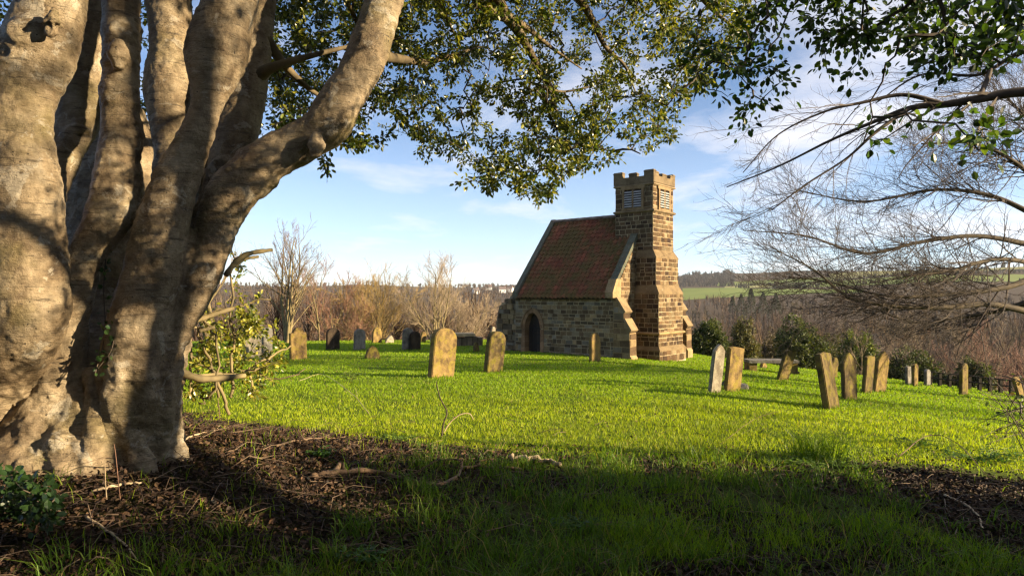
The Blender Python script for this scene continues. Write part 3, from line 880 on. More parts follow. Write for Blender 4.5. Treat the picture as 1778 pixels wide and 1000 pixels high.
# weathered buttresses at the west corners
def buttress(y0, y1, sgn):
    prof = [(0, 2.36), (-.12, 2.30), (-.46, 1.80), (-.46, 1.50), (-.72, 1.10), (-.74, .10), (-.80, .02), (-.80, -.3), (0, -.3)]
    mb = MB(); mb.prism(prof, 1, min(y0, y1) + .012, max(y0, y1) - .012, (.30, .22, .12))
    for (yy, U, Nn, fl) in ((max(y0, y1) - .012, (-1, 0, 0), (0, 1, 0), 0), (min(y0, y1) + .012, (-1, 0, 0), (0, -1, 0), 1)):
        pl = [(0, -.25), (.74, -.25), (.74, .1), (.72, 1.08), (.46, 1.48), (.46, 1.78), (.12, 2.28), (0, 2.34)]
        # two convex pieces
        lower = [(0, -.25), (.74, -.25), (.72, 1.06), (.45, 1.46), (0, 1.46)]; upper = [(0, 1.46), (.45, 1.46), (.45, 1.78), (.12, 2.27), (0, 2.33)]
        for i, q in enumerate((lower, upper)):
            masonry(mb, (0, yy, 0), U, Nn, q, (.2, .3), (.25, .5), PAL_WALL if sgn > 0 else PAL_TAN, 30 + i + fl)
    masonry(mb, (-.735, min(y0, y1), 0), (0, 1, 0), (-1, 0, 0), [(.01, -.25), (.49, -.25), (.49, 1.07), (.01, 1.07)], (.24, .36), (.5, .6), PAL_TAN, 41)
    masonry(mb, (-.46, min(y0, y1), 0), (0, 1, 0), (-1, 0, 0), [(.01, 1.5), (.49, 1.5), (.49, 1.8), (.01, 1.8)], (.3, .3), (.5, .6), PAL_TAN, 42)
    # sloping weathering slabs
    for (a, b) in (((-.72, 1.10), (-.46, 1.50)), ((-.46, 1.80), (-.10, 2.32))):
        dx, dz = b[0] - a[0], b[1] - a[1]; l = math.hypot(dx, dz); nx, nz = -dz/l, dx/l
        if nz < 0: nx, nz = -nx, -nz
        q = [(a[0]-.06*dx/l*1.2, a[1]-.06*dz/l*1.2), b, (b[0]+nx*.08, b[1]+nz*.08), (a[0]+nx*.08-.06*dx/l, a[1]+nz*.08-.06*dz/l)]
        mb.prism(q, 1, min(y0, y1) - .01, max(y0, y1) + .025, (.24, .18, .105))
    mb.build('buttress', M['masonry'], church, recalc=False)
buttress(0, -.5, 1); buttress(-NW + .5, -NW, -1)

# tower
tower_e = None
TX1, TC = 1.0, -NW/2 - .005
mb = MB()
stages = [  # x0, half width, z0, z1
    (-1.20, 1.16, -.3, .22), (-1.10, 1.06, .38, 2.50), (-.93, .965, 2.84, 3.95), (-.75, .875, 4.27, 6.98)]
for i, (x0, hw, z0, z1) in enumerate(stages):
    y0, y1 = TC - hw, TC + hw
    mb.box((x0, y0, z0), (TX1, y1, z1), MORTAR)
    H = z1 - z0
    zz = max(z0, -.25)
    kw = dict(ch=(.15, .215) if i else (.26, .3), bw=(.2, .38), gap=.024)
    masonry(mb, (x0, y1, 0), (1, 0, 0), (0, 1, 0), [(0, zz), (TX1 - x0, zz), (TX1 - x0, z1), (0, z1)], pal=PAL_TOWER, seed=50 + i, **kw)
    masonry(mb, (x0, y0, 0), (0, 1, 0), (-1, 0, 0), [(0, zz), (2*hw, zz), (2*hw, z1), (0, z1)], pal=PAL_TAN + PAL_TOWER, seed=60 + i, **kw)
    masonry(mb, (TX1, y0, 0), (-1, 0, 0), (0, -1, 0), [(0, zz), (TX1 - x0, zz), (TX1 - x0, z1), (0, z1)], pal=PAL_TOWER, seed=70 + i, **kw)
    if i == 3: masonry(mb, (TX1, y1, 0), (0, -1, 0), (1, 0, 0), [(0, 4.4), (2*hw, 4.4), (2*hw, z1), (0, z1)], pal=PAL_TOWER, seed=80, **kw)
    if i < 3:                                  # sloped set-off up to the next stage
        nx0, nhw, nz0, _ = stages[i + 1]
        a = [(x0, y0), (TX1, y0), (TX1, y1), (x0, y1)]; b = [(nx0, TC - nhw), (TX1, TC - nhw), (TX1, TC + nhw), (nx0, TC + nhw)]
        ov = .015
        a = [(x0 - ov, y0 - ov), (TX1, y0 - ov), (TX1, y1 + ov), (x0 - ov, y1 + ov)]
        V = [(p[0], p[1], z1 - .03) for p in a] + [(p[0], p[1], z1 + .03) for p in a] + [(p[0], p[1], nz0 + .02) for p in b]
        fs = [(0,3,2,1), (8,9,10,11)]
        for s in range(2):
            for e in range(4): fs.append((s*4+e, s*4+(e+1) % 4, s*4+4+(e+1) % 4, s*4+4+e))
        mb.add(V, fs, (.19, .14, .08))
tower = mb.build('tower', M['masonry'], church)
def band(name, x0, hw, z0, z1, out, col):
    mb = MB(); y0, y1 = TC - hw, TC + hw
    prof = [(0, z0), (out, z0 + (z1 - z0) * .35), (out, z0 + (z1 - z0) * .7), (0, z1)]
    rings = [[(x0 - o, y0 - o, z), (TX1 + o, y0 - o, z), (TX1 + o, y1 + o, z), (x0 - o, y1 + o, z)] for o, z in prof]
    V = [p for r in rings for p in r]; fs = [(0,3,2,1), (12,13,14,15)]
    for s in range(3):
        for e in range(4): fs.append((s*4+e, s*4+(e+1) % 4, s*4+4+(e+1) % 4, s*4+4+e))
    mb.add(V, fs, col); return mb.build(name, M['masonry'], tower)
band('string_course', -.75 - .02, .895, 5.80, 5.93, .07, (.20, .15, .09))
band('plinth_course', -1.10 - .02, 1.08, .84, .96, .06, (.33, .23, .12))
band('string_course', -.75 - .02, .895, 6.88, 7.0, .06, (.24, .18, .11))
# battlements
mb = MB(); rng = np.random.default_rng(4)
x0, hw = -.81, .935; y0, y1 = TC - hw, TC + hw; xe = TX1 + .06; tk = .2
for (a, b) in (((x0, y1 - tk), (xe, y1)), ((x0, y0), (xe, y0 + tk)), ((x0, y0 + tk + .002), (x0 + tk, y1 - tk - .002)), ((xe - tk, y0 + tk + .002), (xe, y1 - tk - .002))):
    mb.box((a[0], a[1], 7.0), (b[0], b[1], 7.285), (.17, .13, .08))
def merlon(ax, ay, bx, by, zt):
    c = np.array((.17, .13, .08)) * rng.uniform(.8, 1.2)
    mb.box((ax, ay, 7.287), (bx, by, zt - .07), c)
    o = .025
    V = [(ax-o, ay-o, zt-.068), (bx+o, ay-o, zt-.068), (bx+o, by+o, zt-.068), (ax-o, by+o, zt-.068), (ax+.02, ay+.02, zt), (bx-.02, ay+.02, zt), (bx-.02, by-.02, zt), (ax+.02, by-.02, zt)]
    mb.add(V, [(0,3,2,1),(4,5,6,7),(0,1,5,4),(1,2,6,5),(2,3,7,6),(3,0,4,7)], c*1.1)
for (yy0, yy1) in ((y1 - tk, y1), (y0, y0 + tk)):
    for (u0, u1, zt) in ((0, .44, 7.50), (.78, 1.14, 7.44), (1.44, 1.87, 7.54)):
        merlon(x0 + u0, yy0, x0 + u1, yy1, zt + rng.uniform(-.03, .02))
for (xx0, xx1) in ((x0, x0 + tk), (xe - tk, xe)):
    merlon(xx0, TC - .19, xx1, TC + .19, 7.43)
    merlon(xx0, y1 - tk - .24, xx1, y1 - tk - .003, 7.46); merlon(xx0, y0 + tk + .003, xx1, y0 + tk + .22, 7.45)
# lead roof deck and a small finial stub
mb.box((x0 + tk + .002, y0 + tk + .002, 6.98), (xe - tk - .002, y1 - tk - .002, 7.05), (.10, .10, .11))
mb.build('parapet', M['masonry'], tower)
# louvred bell openings
def louvre(center, U, Nn):
    c = np.array(center, float); U = np.array(U, float); Nn = np.array(Nn, float)
    def bx(mb, u0, u1, z0, z1, n0, n1, col, tilt=0):
        V = [c + U*u + np.array([0, 0, z + (tilt if n == n1 else 0)]) + Nn*n for z in (z0, z1) for (u, n) in ((u0, n0), (u1, n0), (u1, n1), (u0, n1))]
        mb.add(V, [(0,3,2,1),(4,5,6,7),(0,1,5,4),(1,2,6,5),(2,3,7,6),(3,0,4,7)], col)
    fr = MB()
    w, h = .40, .36
    bx(fr, -w, w, -h, h, .0, .034, (.018, .014, .012))
    for (u0, u1, z0, z1) in ((-w-.1, -w, -h-.03, h+.03), (w, w+.1, -h-.03, h+.03), (-.035, .035, -h, h), (-w-.16, w+.16, h+.03, h+.16), (-w-.12, w+.12, -h-.12, -h-.03)):
        bx(fr, u0, u1, z0, z1, .0, .075, (.24, .17, .095))
    f = fr.build('louvre_window', M['masonry'], tower, recalc=True)
    sl = MB()
    for s in (-1, 1):
        a, b = sorted((s*.045, s*(w-.01)))
        for k in range(7):
            z = -h + .03 + k * .098
            bx(sl, a, b, z + .028, z + .048, .036, .085, (.36, .355, .345), -.04)
    s_ = sl.build('slat', M['louvre'], tower, recalc=True); s_['kind'] = 'stuff'; del s_['kind']
louvre((-.75 + .90, TC + .875, 6.40), (1, 0, 0), (0, 1, 0))
louvre((-.75, TC, 6.38), (0, -1, 0), (-1, 0, 0))
# blue-grey lead flashing where the coping meets the tower
mb = MB()
mb.box((-.02, TC + .965, 4.52), (.40, TC + 1.06, 4.57), (.20, .23, .30)); mb.build('flashing', M['plain'], church); mb = MB(); mb.box((.38, TC + .88, 4.15), (.62, TC + 1.20, 4.20), (.16, .19, .27))
mb.build('flashing', M['plain'], church)

# ------------------------------------------------------------------ gravestones
HEAD = 140.0        # same bearing as the church
def outline(style, w, h):
    a = w / 2
    if style == 'round':
        return [(-a, 0), (a, 0), (a, h - a*.75)] + [(a*math.cos(t), h - a*.75 + a*.75*math.sin(t)) for t in np.linspace(.2, math.pi - .2, 12)] + [(-a, h - a*.75)]
    if style == 'gothic':
        r = [(a*math.cos(t)**.8 if t < 1.57 else 0, h - w*.8 + w*.8*math.sin(t)) for t in np.linspace(.1, 1.5, 8)]
        return [(-a, 0), (a, 0)] + r + [(0, h)] + [(-x, z) for x, z in r[::-1]]
    if style == 'shoulder':
        b = a*.62
        return [(-a, 0), (a, 0), (a, h - a*.62), (b, h - a*.58)] + [(b*math.cos(t), h - a*.58 + a*.58*math.sin(t)) for t in np.linspace(.15, math.pi - .15, 9)] + [(-b, h - a*.58), (-a, h - a*.62)]
    if style == 'peak':
        return [(-a, 0), (a, 0), (a*.95, h - w*.45), (a*.5, h - w*.16), (0, h), (-a*.5, h - w*.16), (-a*.95, h - w*.45)]
    if style == 'broken':
        return [(-a, 0), (a, 0), (a*.98, h*.55), (a*.55, h*.82), (a*.1, h), (-a*.4, h*.86), (-a*.72, h*.66), (-a, h*.35)]
    if style == 'hump':
        return [(-a, 0), (a, 0), (a*.9, h*.45), (a*.55, h*.82), (0, h), (-a*.55, h*.85), (-a*.92, h*.5)]
    return [(-a, 0), (a, 0), (a, h), (a*.3, h*1.02), (-a, h*.985)]

def gravestone(px, by, ty, wpx, style, mat, label, lean=0, tip=0, yaw=0, thick=.13, wid=None, group='old headstones standing in the churchyard'):
    x, y, z = ground_at(px, by)
    d = y; h = (by - ty) * d / F
    ang = R(HEAD + yaw); n = (-math.cos(ang), -math.sin(ang))            # face normal (towards the west)
    v = np.array([x, y]) / math.hypot(x, y)
    c = abs(n[0]*v[0] + n[1]*v[1]); s = math.sqrt(max(1 - c*c, 0))
    w = wid or float(np.clip((wpx * d / F - thick * s) / max(c, .15), .34, .85))
    rng = np.random.default_rng(int(px * 7 + by))
    bm = bmesh.new()
    sink = .18
    ol = outline(style, w, h + sink)
    fv = [bm.verts.new((-thick/2, u, zz - sink)) for u, zz in ol]
    f = bm.faces.new(fv)
    r = bmesh.ops.extrude_face_region(bm, geom=[f])
    bmesh.ops.translate(bm, verts=[e for e in r['geom'] if isinstance(e, bmesh.types.BMVert)], vec=(thick, 0, 0))
    bmesh.ops.recalc_face_normals(bm, faces=bm.faces)
    big = [fc for fc in bm.faces if len(fc.verts) > 4]
    ed = {e for fc in big for e in fc.edges}
    bmesh.ops.bevel(bm, geom=list(ed), offset=min(.016, thick*.2), segments=2, affect='EDGES')
    bmesh.ops.triangulate(bm, faces=[fc for fc in bm.faces if len(fc.verts) > 4])
    bmesh.ops.subdivide_edges(bm, edges=[e for e in bm.edges if e.calc_length() > .12], cuts=2, use_grid_fill=True)
    for vv in bm.verts:
        k = mnoise.noise_vector(vv.co * 4.0 + Vector((px, by, 0))); k2 = mnoise.noise_vector(vv.co * 14 + Vector((by, px, 0)))
        vv.co += k * .010 + k2 * .005
    me = bpy.data.meshes.new('gravestone'); bm.to_mesh(me); bm.free()
    o = link('gravestone', me, M[mat])
    o.location = (x, y, z)
    rot = Matrix.Rotation(R(lean), 4, Vector((v[0], v[1], 0))) @ Matrix.Rotation(R(tip), 4, Vector((v[1], -v[0], 0))) @ Matrix.Rotation(ang, 4, 'Z')
    o.rotation_euler = rot.to_euler()
    tag(o, label, 'gravestone', group)
    return o
G = [
 (439, 622, 545, 31, 'shoulder', 'tombpale', 'tall pale headstone behind the leafy holly shoots beside the big trunk', 1, -2),
 (463, 626, 568, 19, 'round', 'tombgrey', 'grey headstone half hidden by holly shoots, right beside the tall pale one', 1, 2),
 (518, 625, 568, 30, 'shoulder', 'tombsand', 'sandy headstone with a rounded top, just right of the holly shoots', -1, 2),
 (578, 608, 569, 24, 'round', 'tombblack', 'black round-topped headstone, alone between the sandy one and the grey one', 0, 1),
 (624, 608, 571, 21, 'round', 'tombgrey', 'grey round-topped headstone directly behind the short broken stump stone', 1, -2),
 (654, 596, 568, 18, 'gothic', 'tombsand', 'tan pointed headstone at the lawn edge beside the small white stone', 2, 0),
 (676, 596, 582, 17, 'broken', 'tombpale', 'small white broken headstone leaning at the far lawn edge', 14, -4),
 (647, 623, 600, 29, 'hump', 'tombmoss', 'short dark mossy hump of a headstone, sunk in the open grass', -4, -6),
 (707, 608, 569, 20, 'round', 'tombgrey', 'pale grey headstone partly hidden by a black one', 3, 2),
 (721, 608, 575, 20, 'round', 'tombblack', 'black headstone standing in front of a pale grey one', -1, 2),
 (734, 595, 576, 11, 'gothic', 'tombsand', 'little tan headstone far back, right of the black one', 6, 0),
 (751, 595, 580, 9, 'round', 'tombpale', 'tiny whitish headstone peeping out left of the big leaning stone', 2, 0),
 (765, 655, 569, 47, 'round', 'tombsand', 'big golden lichened headstone leaning right, left of the church in open grass', 5.5, -7),
 (827, 611, 593, 13, 'hump', 'tombmoss', 'small dark stump of a headstone between the two golden leaning stones', -3, 0),
 (854, 596, 567, 9, 'gothic', 'tombpale', 'whitish headstone showing above the brown one before the ruined wall end', 5, 2),
 (856, 646, 575, 35, 'round', 'tombmoss', 'brown mossy headstone leaning right, in front of the broken church wall end', 6, -4),
 (1033, 628, 578, 21, 'gothic', 'tombsand', 'slender tan pointed headstone standing before the church south wall', -1, -3),
 (1240, 682, 597, 22, 'peak', 'tombpale', 'pale grey narrow headstone with pointed top, leaning right, beside a tan slab', 6, 2),
 (1271, 679, 603, 30, 'flat', 'tombsand', 'thick tan slab headstone right beside the pale pointed one', 5, 0),
 (1358, 660, 607, 21, 'flat', 'tombmoss', 'dark headstone tilting right in front of the stone table tomb', 14, 0),
 (1444, 709, 613, 31, 'flat', 'tombmoss', 'tall dark mossy headstone leaning left, nearest in the right-hand row', -8.5, -3),
 (1447, 657, 620, 12, 'gothic', 'tombmoss', 'headstone seen just behind the tall left-leaning one', 4, 0),
 (1475, 693, 612, 26, 'peak', 'tombmoss', 'broad upright mossy headstone with pointed top, right of the left-leaning one', -2, -4),
 (1505, 682, 618, 18, 'flat', 'tombmoss', 'narrow brown headstone leaning right beside the tallest yellow-edged one', 4, 2),
 (1526, 680, 609, 23, 'peak', 'tombsand', 'tall yellow-edged headstone leaning right, last of the close right-hand row', 6, 0),
 (1577, 668, 636, 6, 'flat', 'tombgrey', 'thin grey headstone seen edge-on, left one of a far pair', -1, 0),
 (1588, 670, 631, 9, 'round', 'tombsand', 'slim far headstone, taller right one of a far pair', 1, 0),
 (1610, 670, 641, 7, 'round', 'tombgrey', 'small far headstone standing alone right of the thin pair', 0, 0),
 (1673, 686, 630, 14, 'round', 'tombmoss', 'dark upright headstone standing alone on the right of the lawn', 0, 2),
 (1773, 690, 654, 12, 'flat', 'tombsand', 'tan headstone leaning at the right-hand edge of the lawn', -14, 0),
]
for g in G:
    rt = g[0] > 1230 and g[0] != 1444
    gravestone(*g[:7], lean=g[7], tip=g[8], yaw=((g[0] * 13) % 9) - 4 - (15 if rt else 0), thick=.105 if rt else {765: .19, 856: .17}.get(g[0], .13))

# leaning slab fragment and a loose stone by the pale headstone
x, y, z = ground_at(1254, 668)
mb = MB(); mb.box((-.05, -.1, -.1), (.05, .1, .62), (.28, .26, .22)); o = mb.build('slab_fragment', M['tombgrey'])
o.location = (x, y, z); o.rotation_euler = (R(10), R(-48), R(150)); tag(o, 'thin grey slab fragment propped between the pale and tan headstones', 'stone')
bm = bmesh.new(); bmesh.ops.create_icosphere(bm, subdivisions=3, radius=.16)
for v in bm.verts: v.co = Vector((v.co.x*1.3, v.co.y, v.co.z*.7)) + mnoise.noise_vector(v.co*7)*.04
me = bpy.data.meshes.new('loose_stone'); bm.to_mesh(me); bm.free(); o = link('loose_stone', me, M['tombgrey'])
x, y, z = ground_at(1285, 675); o.location = (x, y, z + .03); tag(o, 'rounded grey stone lying at the foot of the tan slab', 'stone')

# table tomb
x, y, z = ground_at(1338, 646)
tt = empty('table_tomb', (x, y, z), R(HEAD + 38)); tag(tt, 'stone table tomb, a flat slab raised on low block legs', 'tomb')
k = y / F
L2 = 42 * k
ztop = (646 - 624) * k
mb = MB(); mb.box((-L2, -.42, ztop - .10), (L2, .42, ztop), (.30, .27, .20)); mb.build('slab', M['tombgrey'], tt)
for sx in (-1, 1):
    mb = MB(); mb.box((sx*L2*.82 - .14, -.34, -.25), (sx*L2*.82 + .14, .34, ztop - .103), (.3, .25, .17)); mb.box((sx*L2*.82 - .19, -.38, -.25), (sx*L2*.82 + .19, .38, .06), (.3, .25, .17)); mb.build('leg', M['tombsand'], tt)
x, y, z = ground_at(1326, 641)
gravestone(1325, 640, 628, 14, 'hump', 'tombsand', 'low tan stump stone seen under the table tomb slab')

# low chest tomb and tumbled wall by the lawn edge, left of the church
x, y, z = ground_at(800, 600)
ct = empty('chest_tomb', (x, y, z), R(HEAD + 52)); tag(ct, 'long low stone chest tomb with a tan cover slab at the far lawn edge', 'tomb')
k = y / F
mb = MB(); rng = np.random.default_rng(2)
for i in range(7):
    mb.box((-36*k + i*9.3*k, -.5, -.3), (-36*k + (i+1)*9.3*k - .03, .5, 15*k + rng.uniform(-.04, .05)), np.array((.16, .125, .08))*rng.uniform(.7, 1.3))
mb.build('base', M['plain'], ct)
mb = MB(); mb.box((-22*k, -.6, 15*k + .06), (14*k, .6, 15*k + .2), (.42, .32, .18)); mb.build('slab', M['plain'], ct)
# ------------------------------------------------------------------ the great multi-stemmed holly on the left
def stem_pts(rows, n=46):
    c = []
    for (px, py, hw, d) in rows:
        p = P(px, py, d); c.append((*p, hw * d / F))
    s = spline(c, n); return s[:, :3], s[:, 3]
HZ = tz(-3.5, 5.6)
holly = empty('holly_tree', (-3.5, 5.6, HZ))
tag(holly, 'huge old multi-stemmed holly with smooth grey-tan trunks, its leafy boughs arching over the view', 'tree')
inv = np.array([-3.5, 5.6, HZ])
stems = {
 'A': [(70, -330, 46, 5.1), (92, -120, 52, 5.05), (91, 0, 55, 5.0), (80, 50, 59, 5.0), (62, 100, 62, 4.98), (42, 145, 57, 4.97), (30, 190, 54, 4.96), (30, 240, 54, 4.95), (39, 290, 57, 4.95), (46, 350, 59, 4.95), (48, 430, 60, 4.95), (49, 500, 61, 4.95), (48, 555, 63, 4.97), (18, 610, 62, 5.05), (-20, 665, 64, 5.15), (-60, 730, 75, 5.25), (-80, 800, 95, 5.3), (-90, 880, 110, 5.3)],
 'B': [(195, -330, 32, 5.6), (204, -100, 34, 5.55), (212, 0, 34, 5.5), (210, 100, 33, 5.45), (211, 190, 35, 5.42), (212, 235, 39, 5.4), (206, 275, 38, 5.37), (203, 310, 41, 5.33), (201, 345, 43, 5.3), (182, 388, 41, 5.28), (156, 430, 35, 5.27), (140, 480, 30, 5.27), (130, 530, 30, 5.28), (118, 580, 36, 5.3), (105, 640, 46, 5.32), (98, 720, 58, 5.4), (100, 800, 64, 5.5), (100, 880, 66, 5.6)],
 'C': [(430, -330, 46, 5.75), (412, -110, 48, 5.68), (402, 0, 49, 5.6), (388, 48, 54, 5.56), (376, 96, 55, 5.52), (368, 140, 42, 5.48), (358, 190, 29, 5.45), (340, 238, 31, 5.42), (319, 288, 36, 5.4), (298, 336, 43, 5.38), (285, 385, 49, 5.36), (275, 432, 52, 5.35), (263, 480, 51, 5.35), (250, 530, 53, 5.35), (238, 580, 55, 5.35), (232, 640, 58, 5.36), (230, 700, 58, 5.38), (228, 770, 58, 5.42), (225, 860, 60, 5.5)],
 'D': [(760, -330, 36, 6.5), (712, -150, 36, 6.3), (668, 0, 35, 6.1), (640, 90, 36, 6.0), (596, 172, 39, 5.92), (566, 218, 41, 5.88), (530, 244, 38, 5.83), (480, 270, 38, 5.77), (435, 300, 40, 5.72), (400, 340, 41, 5.67), (380, 385, 38, 5.64), (366, 425, 36, 5.62), (349, 470, 35, 5.6), (328, 516, 33, 5.57), (308, 564, 30, 5.54), (288, 620, 32, 5.5), (272, 700, 38, 5.46), (260, 770, 44, 5.46), (250, 860, 50, 5.5)],
 'H': [(400, 180, 26, 6.5), (380, 300, 34, 6.4), (352, 420, 34, 6.3), (306, 540, 31, 6.2), (276, 640, 34, 6.1), (260, 720, 40, 6.0)],  # hidden stem added to keep sun off the rear cleft
 'E': [(200, -330, 44, 6.6), (172, -60, 46, 6.45), (150, 90, 38, 6.35), (140, 180, 36, 6.3), (118, 245, 34, 6.15), (88, 300, 34, 5.95), (62, 380, 36, 5.6), (50, 480, 40, 5.4)],
 'F': [(255, -330, 48, 6.6), (285, -80, 46, 6.5), (296, 60, 40, 6.4), (290, 150, 42, 6.3), (292, 210, 34, 6.2), (296, 270, 30, 6.05), (292, 340, 34, 5.85), (285, 430, 40, 5.65)],
 'Rear': [(205, 190, 40, 7.2), (200, 290, 76, 7.15), (190, 430, 86, 6.95), (178, 560, 92, 6.75), (165, 700, 120, 6.35), (155, 860, 150, 6.0)],  # rear mass added so the gaps between stems stay dark
 'Base': [(150, 590, 66, 5.85), (148, 670, 112, 5.75), (148, 745, 142, 5.7), (148, 815, 166, 5.64), (148, 900, 185, 5.62)],
 'Gs': [(478, -330, 22, 6.5), (462, -60, 22, 6.4), (450, 60, 24, 6.35), (430, 140, 34, 6.3), (412, 230, 37, 6.2), (398, 300, 36, 6.1), (362, 400, 32, 6.0), (314, 540, 27, 5.92), (284, 660, 32, 5.8)],
}
tb = MB()
for k, rows in stems.items():
    p, r = stem_pts(rows); r = r * {'A': .96, 'B': .9, 'C': .92, 'D': .95, 'F': .9}.get(k, 1.0); tube(tb, p - inv, r, 26)
# root flare: ribs running down into the soil
for (px0, px1, hw, d) in ((276, 298, 22, 5.5), (225, 250, 20, 5.2), (165, 150, 16, 5.1), (60, 20, 24, 5.1)):
    p, r = stem_pts([(px0 - 8, 640, hw * .7, d + .22), (px0, 720, hw, d + .10), ((px0 + px1)/2, 790, hw * 1.05, d), (px1, 838, hw * .7, d - .06), (px1 + (px1-px0)*.3, 880, hw*.5, d - .16)], 24)
    tube(tb, p - inv, r, 16)
# stubs and old wounds
for (px, py, d, r) in ((92, 42, 4.74, 20), (548, 252, 5.62, 17), (205, 95, 5.27, 20), (365, 65, 5.31, 10)):
    q = P(px, py, d) - inv; rr = r * d / F
    tube(tb, [q + (0, 0, -rr*1.3), q, q + (0, 0, rr*1.3)], [rr*.4, rr, rr*.4], 12)
me0 = tb.mesh('tmp_trunk')
to = bpy.data.objects.new('tmp_trunk', me0); COL.objects.link(to)
md = to.modifiers.new('r', 'REMESH'); md.mode = 'VOXEL'; md.voxel_size = .0135
sm = to.modifiers.new('s', 'SMOOTH'); sm.factor = .5; sm.iterations = 5
dg = bpy.context.evaluated_depsgraph_get(); ev = to.evaluated_get(dg)
me = bpy.data.meshes.new_from_object(ev); bpy.data.objects.remove(to)
n = len(me.vertices); co = np.empty(n*3, np.float32); me.vertices.foreach_get('co', co); co = co.reshape(-1, 3)
nr = np.empty(n*3, np.float32); me.vertices.foreach_get('normal', nr); nr = nr.reshape(-1, 3)
rng = np.random.default_rng(77)
low = sstep(1.25, .1, co[:, 2])
def ns(sx, sz, off):
    return np.array([mnoise.noise(Vector((float(c[0])*sx + off, float(c[1])*sx, float(c[2])*sz))) for c in co])
disp = .026 * ns(3.2, 2.2, 0) + .009 * ns(8, 7, 5) + .006 * ns(22, 24, 9) + .0035 * ns(48, 60, 19)
fl = ns(7.5, 1.5, 3)                                   # flutes low down
disp += low * (.055 * fl + .045 * ns(5.5, 5, 12) + .022 * ns(15, 13, 2) + .007 * ns(30, 45, 8))
ring = ns(1.6, 20, 30); disp += .009 * ring * sstep(-.05, .25, ns(1.1, 1.1, 40))
for k in range(520):                                   # knots, pimples, eye scars
    i = rng.integers(0, n); dd = np.sqrt(((co - co[i]) ** 2 * (1, 1, 1.5)).sum(1)); s = rng.choice([.010, .014, .024, .045, .07], p=[.40, .28, .18, .10, .04])
    h = s * rng.choice([.9, .8, -.55], p=[.5, .25, .25])
    if s < .02: disp += h * np.exp(-(dd / s) ** 2)
    else: disp += h * .8 * (np.exp(-(dd / s) ** 2) - .9 * np.exp(-(dd / (s * .5)) ** 2)) + .3 * s * np.exp(-((dd - s * 1.5) / (s * .5)) ** 2)
# torn scar on the leftmost stem
q = P(95, 45, 4.72) - inv; dd = np.sqrt(((co - q) ** 2 * (1, 1, 1.8)).sum(1)); m_ = np.exp(-(dd / .13) ** 2); disp += m_ * (.05 * ns(16, 22, 55) - .03)
co2 = co + nr * disp[:, None]
me.vertices.foreach_set('co', co2.astype(np.float32).ravel()); me.update()
me.polygons.foreach_set('use_smooth', np.ones(len(me.polygons), bool)); me.name = 'trunk'
link('trunk', me, M['bark'], holly)

# boughs
def bough(rows, n=26):
    p, r = stem_pts(rows, n)
    return p, r * np.linspace(1, .3, n)
scaf = []
bb = MB()
boughs = [
 [(418, 168, 15, 6.32), (448, 134, 15, 6.25), (474, 117, 12, 6.2), (530, 100, 9, 6.3), (612, 80, 7, 6.6), (700, 66, 4, 7.0)],
 [(455, 60, 12, 6.3), (500, 120, 9, 6.5), (552, 165, 7, 6.8), (600, 180, 4, 7.2)],
 [(655, 96, 11, 6.3), (700, 104, 9, 6.8), (745, 108, 8, 7.2), (800, 92, 6, 7.6), (830, 82, 4, 8)],
 [(790, -330, 26, 7.2), (838, -70, 19, 7.6), (868, 12, 15, 8.0), (900, 55, 12, 8.2), (930, 108, 10, 8.5), (950, 142, 9, 8.7), (972, 160, 6, 8.9), (1030, 150, 4, 9.2)],
 [(760, -250, 20, 6.8), (812, -40, 14, 7.4), (850, 20, 12, 7.8), (905, 42, 10, 8.3), (960, 85, 7, 8.8), (1010, 120, 4, 9.2)],
 [(840, -200, 18, 7.8), (960, -60, 13, 8.3), (1020, 20, 9, 8.7), (1050, 80, 7, 9.0), (1085, 115, 6, 9.2), (1105, 165, 4, 9.4)],
 [(800, -300, 22, 7.4), (1000, -160, 16, 8.0), (1160, -60, 12, 8.2), (1240, 20, 8, 8.4), (1290, 60, 5, 8.5)],
 [(700, -220, 14, 6.5), (740, -60, 9, 6.9), (770, 20, 7, 7.2), (800, 80, 5, 7.6)],
 [(470, -200, 18, 6.5), (540, -80, 12, 7.0), (600, 0, 8, 7.5), (640, 90, 5, 8.0), (660, 170, 3, 8.3)],
 [(690, -330, 18, 6.4), (900, -330, 15, 5.5), (1100, -300, 12, 5.0), (1300, -280, 8, 4.6)],
 [(80, -330, 30, 4.9), (200, -800, 24, 4.2), (500, -1300, 18, 3.5), (900, -2000, 12, 2.6)],
 [(300, -330, 30, 5.6), (420, -700, 24, 5.2), (750, -1000, 18, 4.8), (1100, -1100, 10, 4.5)],
]
for rows in boughs:
    p, r = bough(rows); tube(bb, p - inv, r, 9); scaf.append(p)
ob = bb.build('bough', M['bough'], holly, smooth=True)
# broken stubs and a low dead limb on the right of the trunk
for rows in ([(392, 478, 9, 5.7), (412, 452, 9, 5.8), (434, 440, 8, 5.9), (472, 434, 6, 6.1)], [(408, 462, 6, 5.8), (425, 450, 5, 5.95), (448, 446, 5, 6.1)],
             [(300, 635, 16, 5.7), (325, 650, 12, 5.8), (360, 658, 11, 5.95), (425, 652, 8, 6.3)], [(330, 560, 10, 5.8), (365, 548, 8, 6.0), (405, 535, 7, 6.2)], [(345, 575, 6, 5.7), (372, 568, 6, 5.8)]):
    sb = MB(); p, r = stem_pts(rows, 14); tube(sb, p - inv, r * .55 * (1 + .15 * np.sin(np.arange(14) * 1.9)), 9); sb.build('limb_stub', M['limb'], holly, smooth=True)

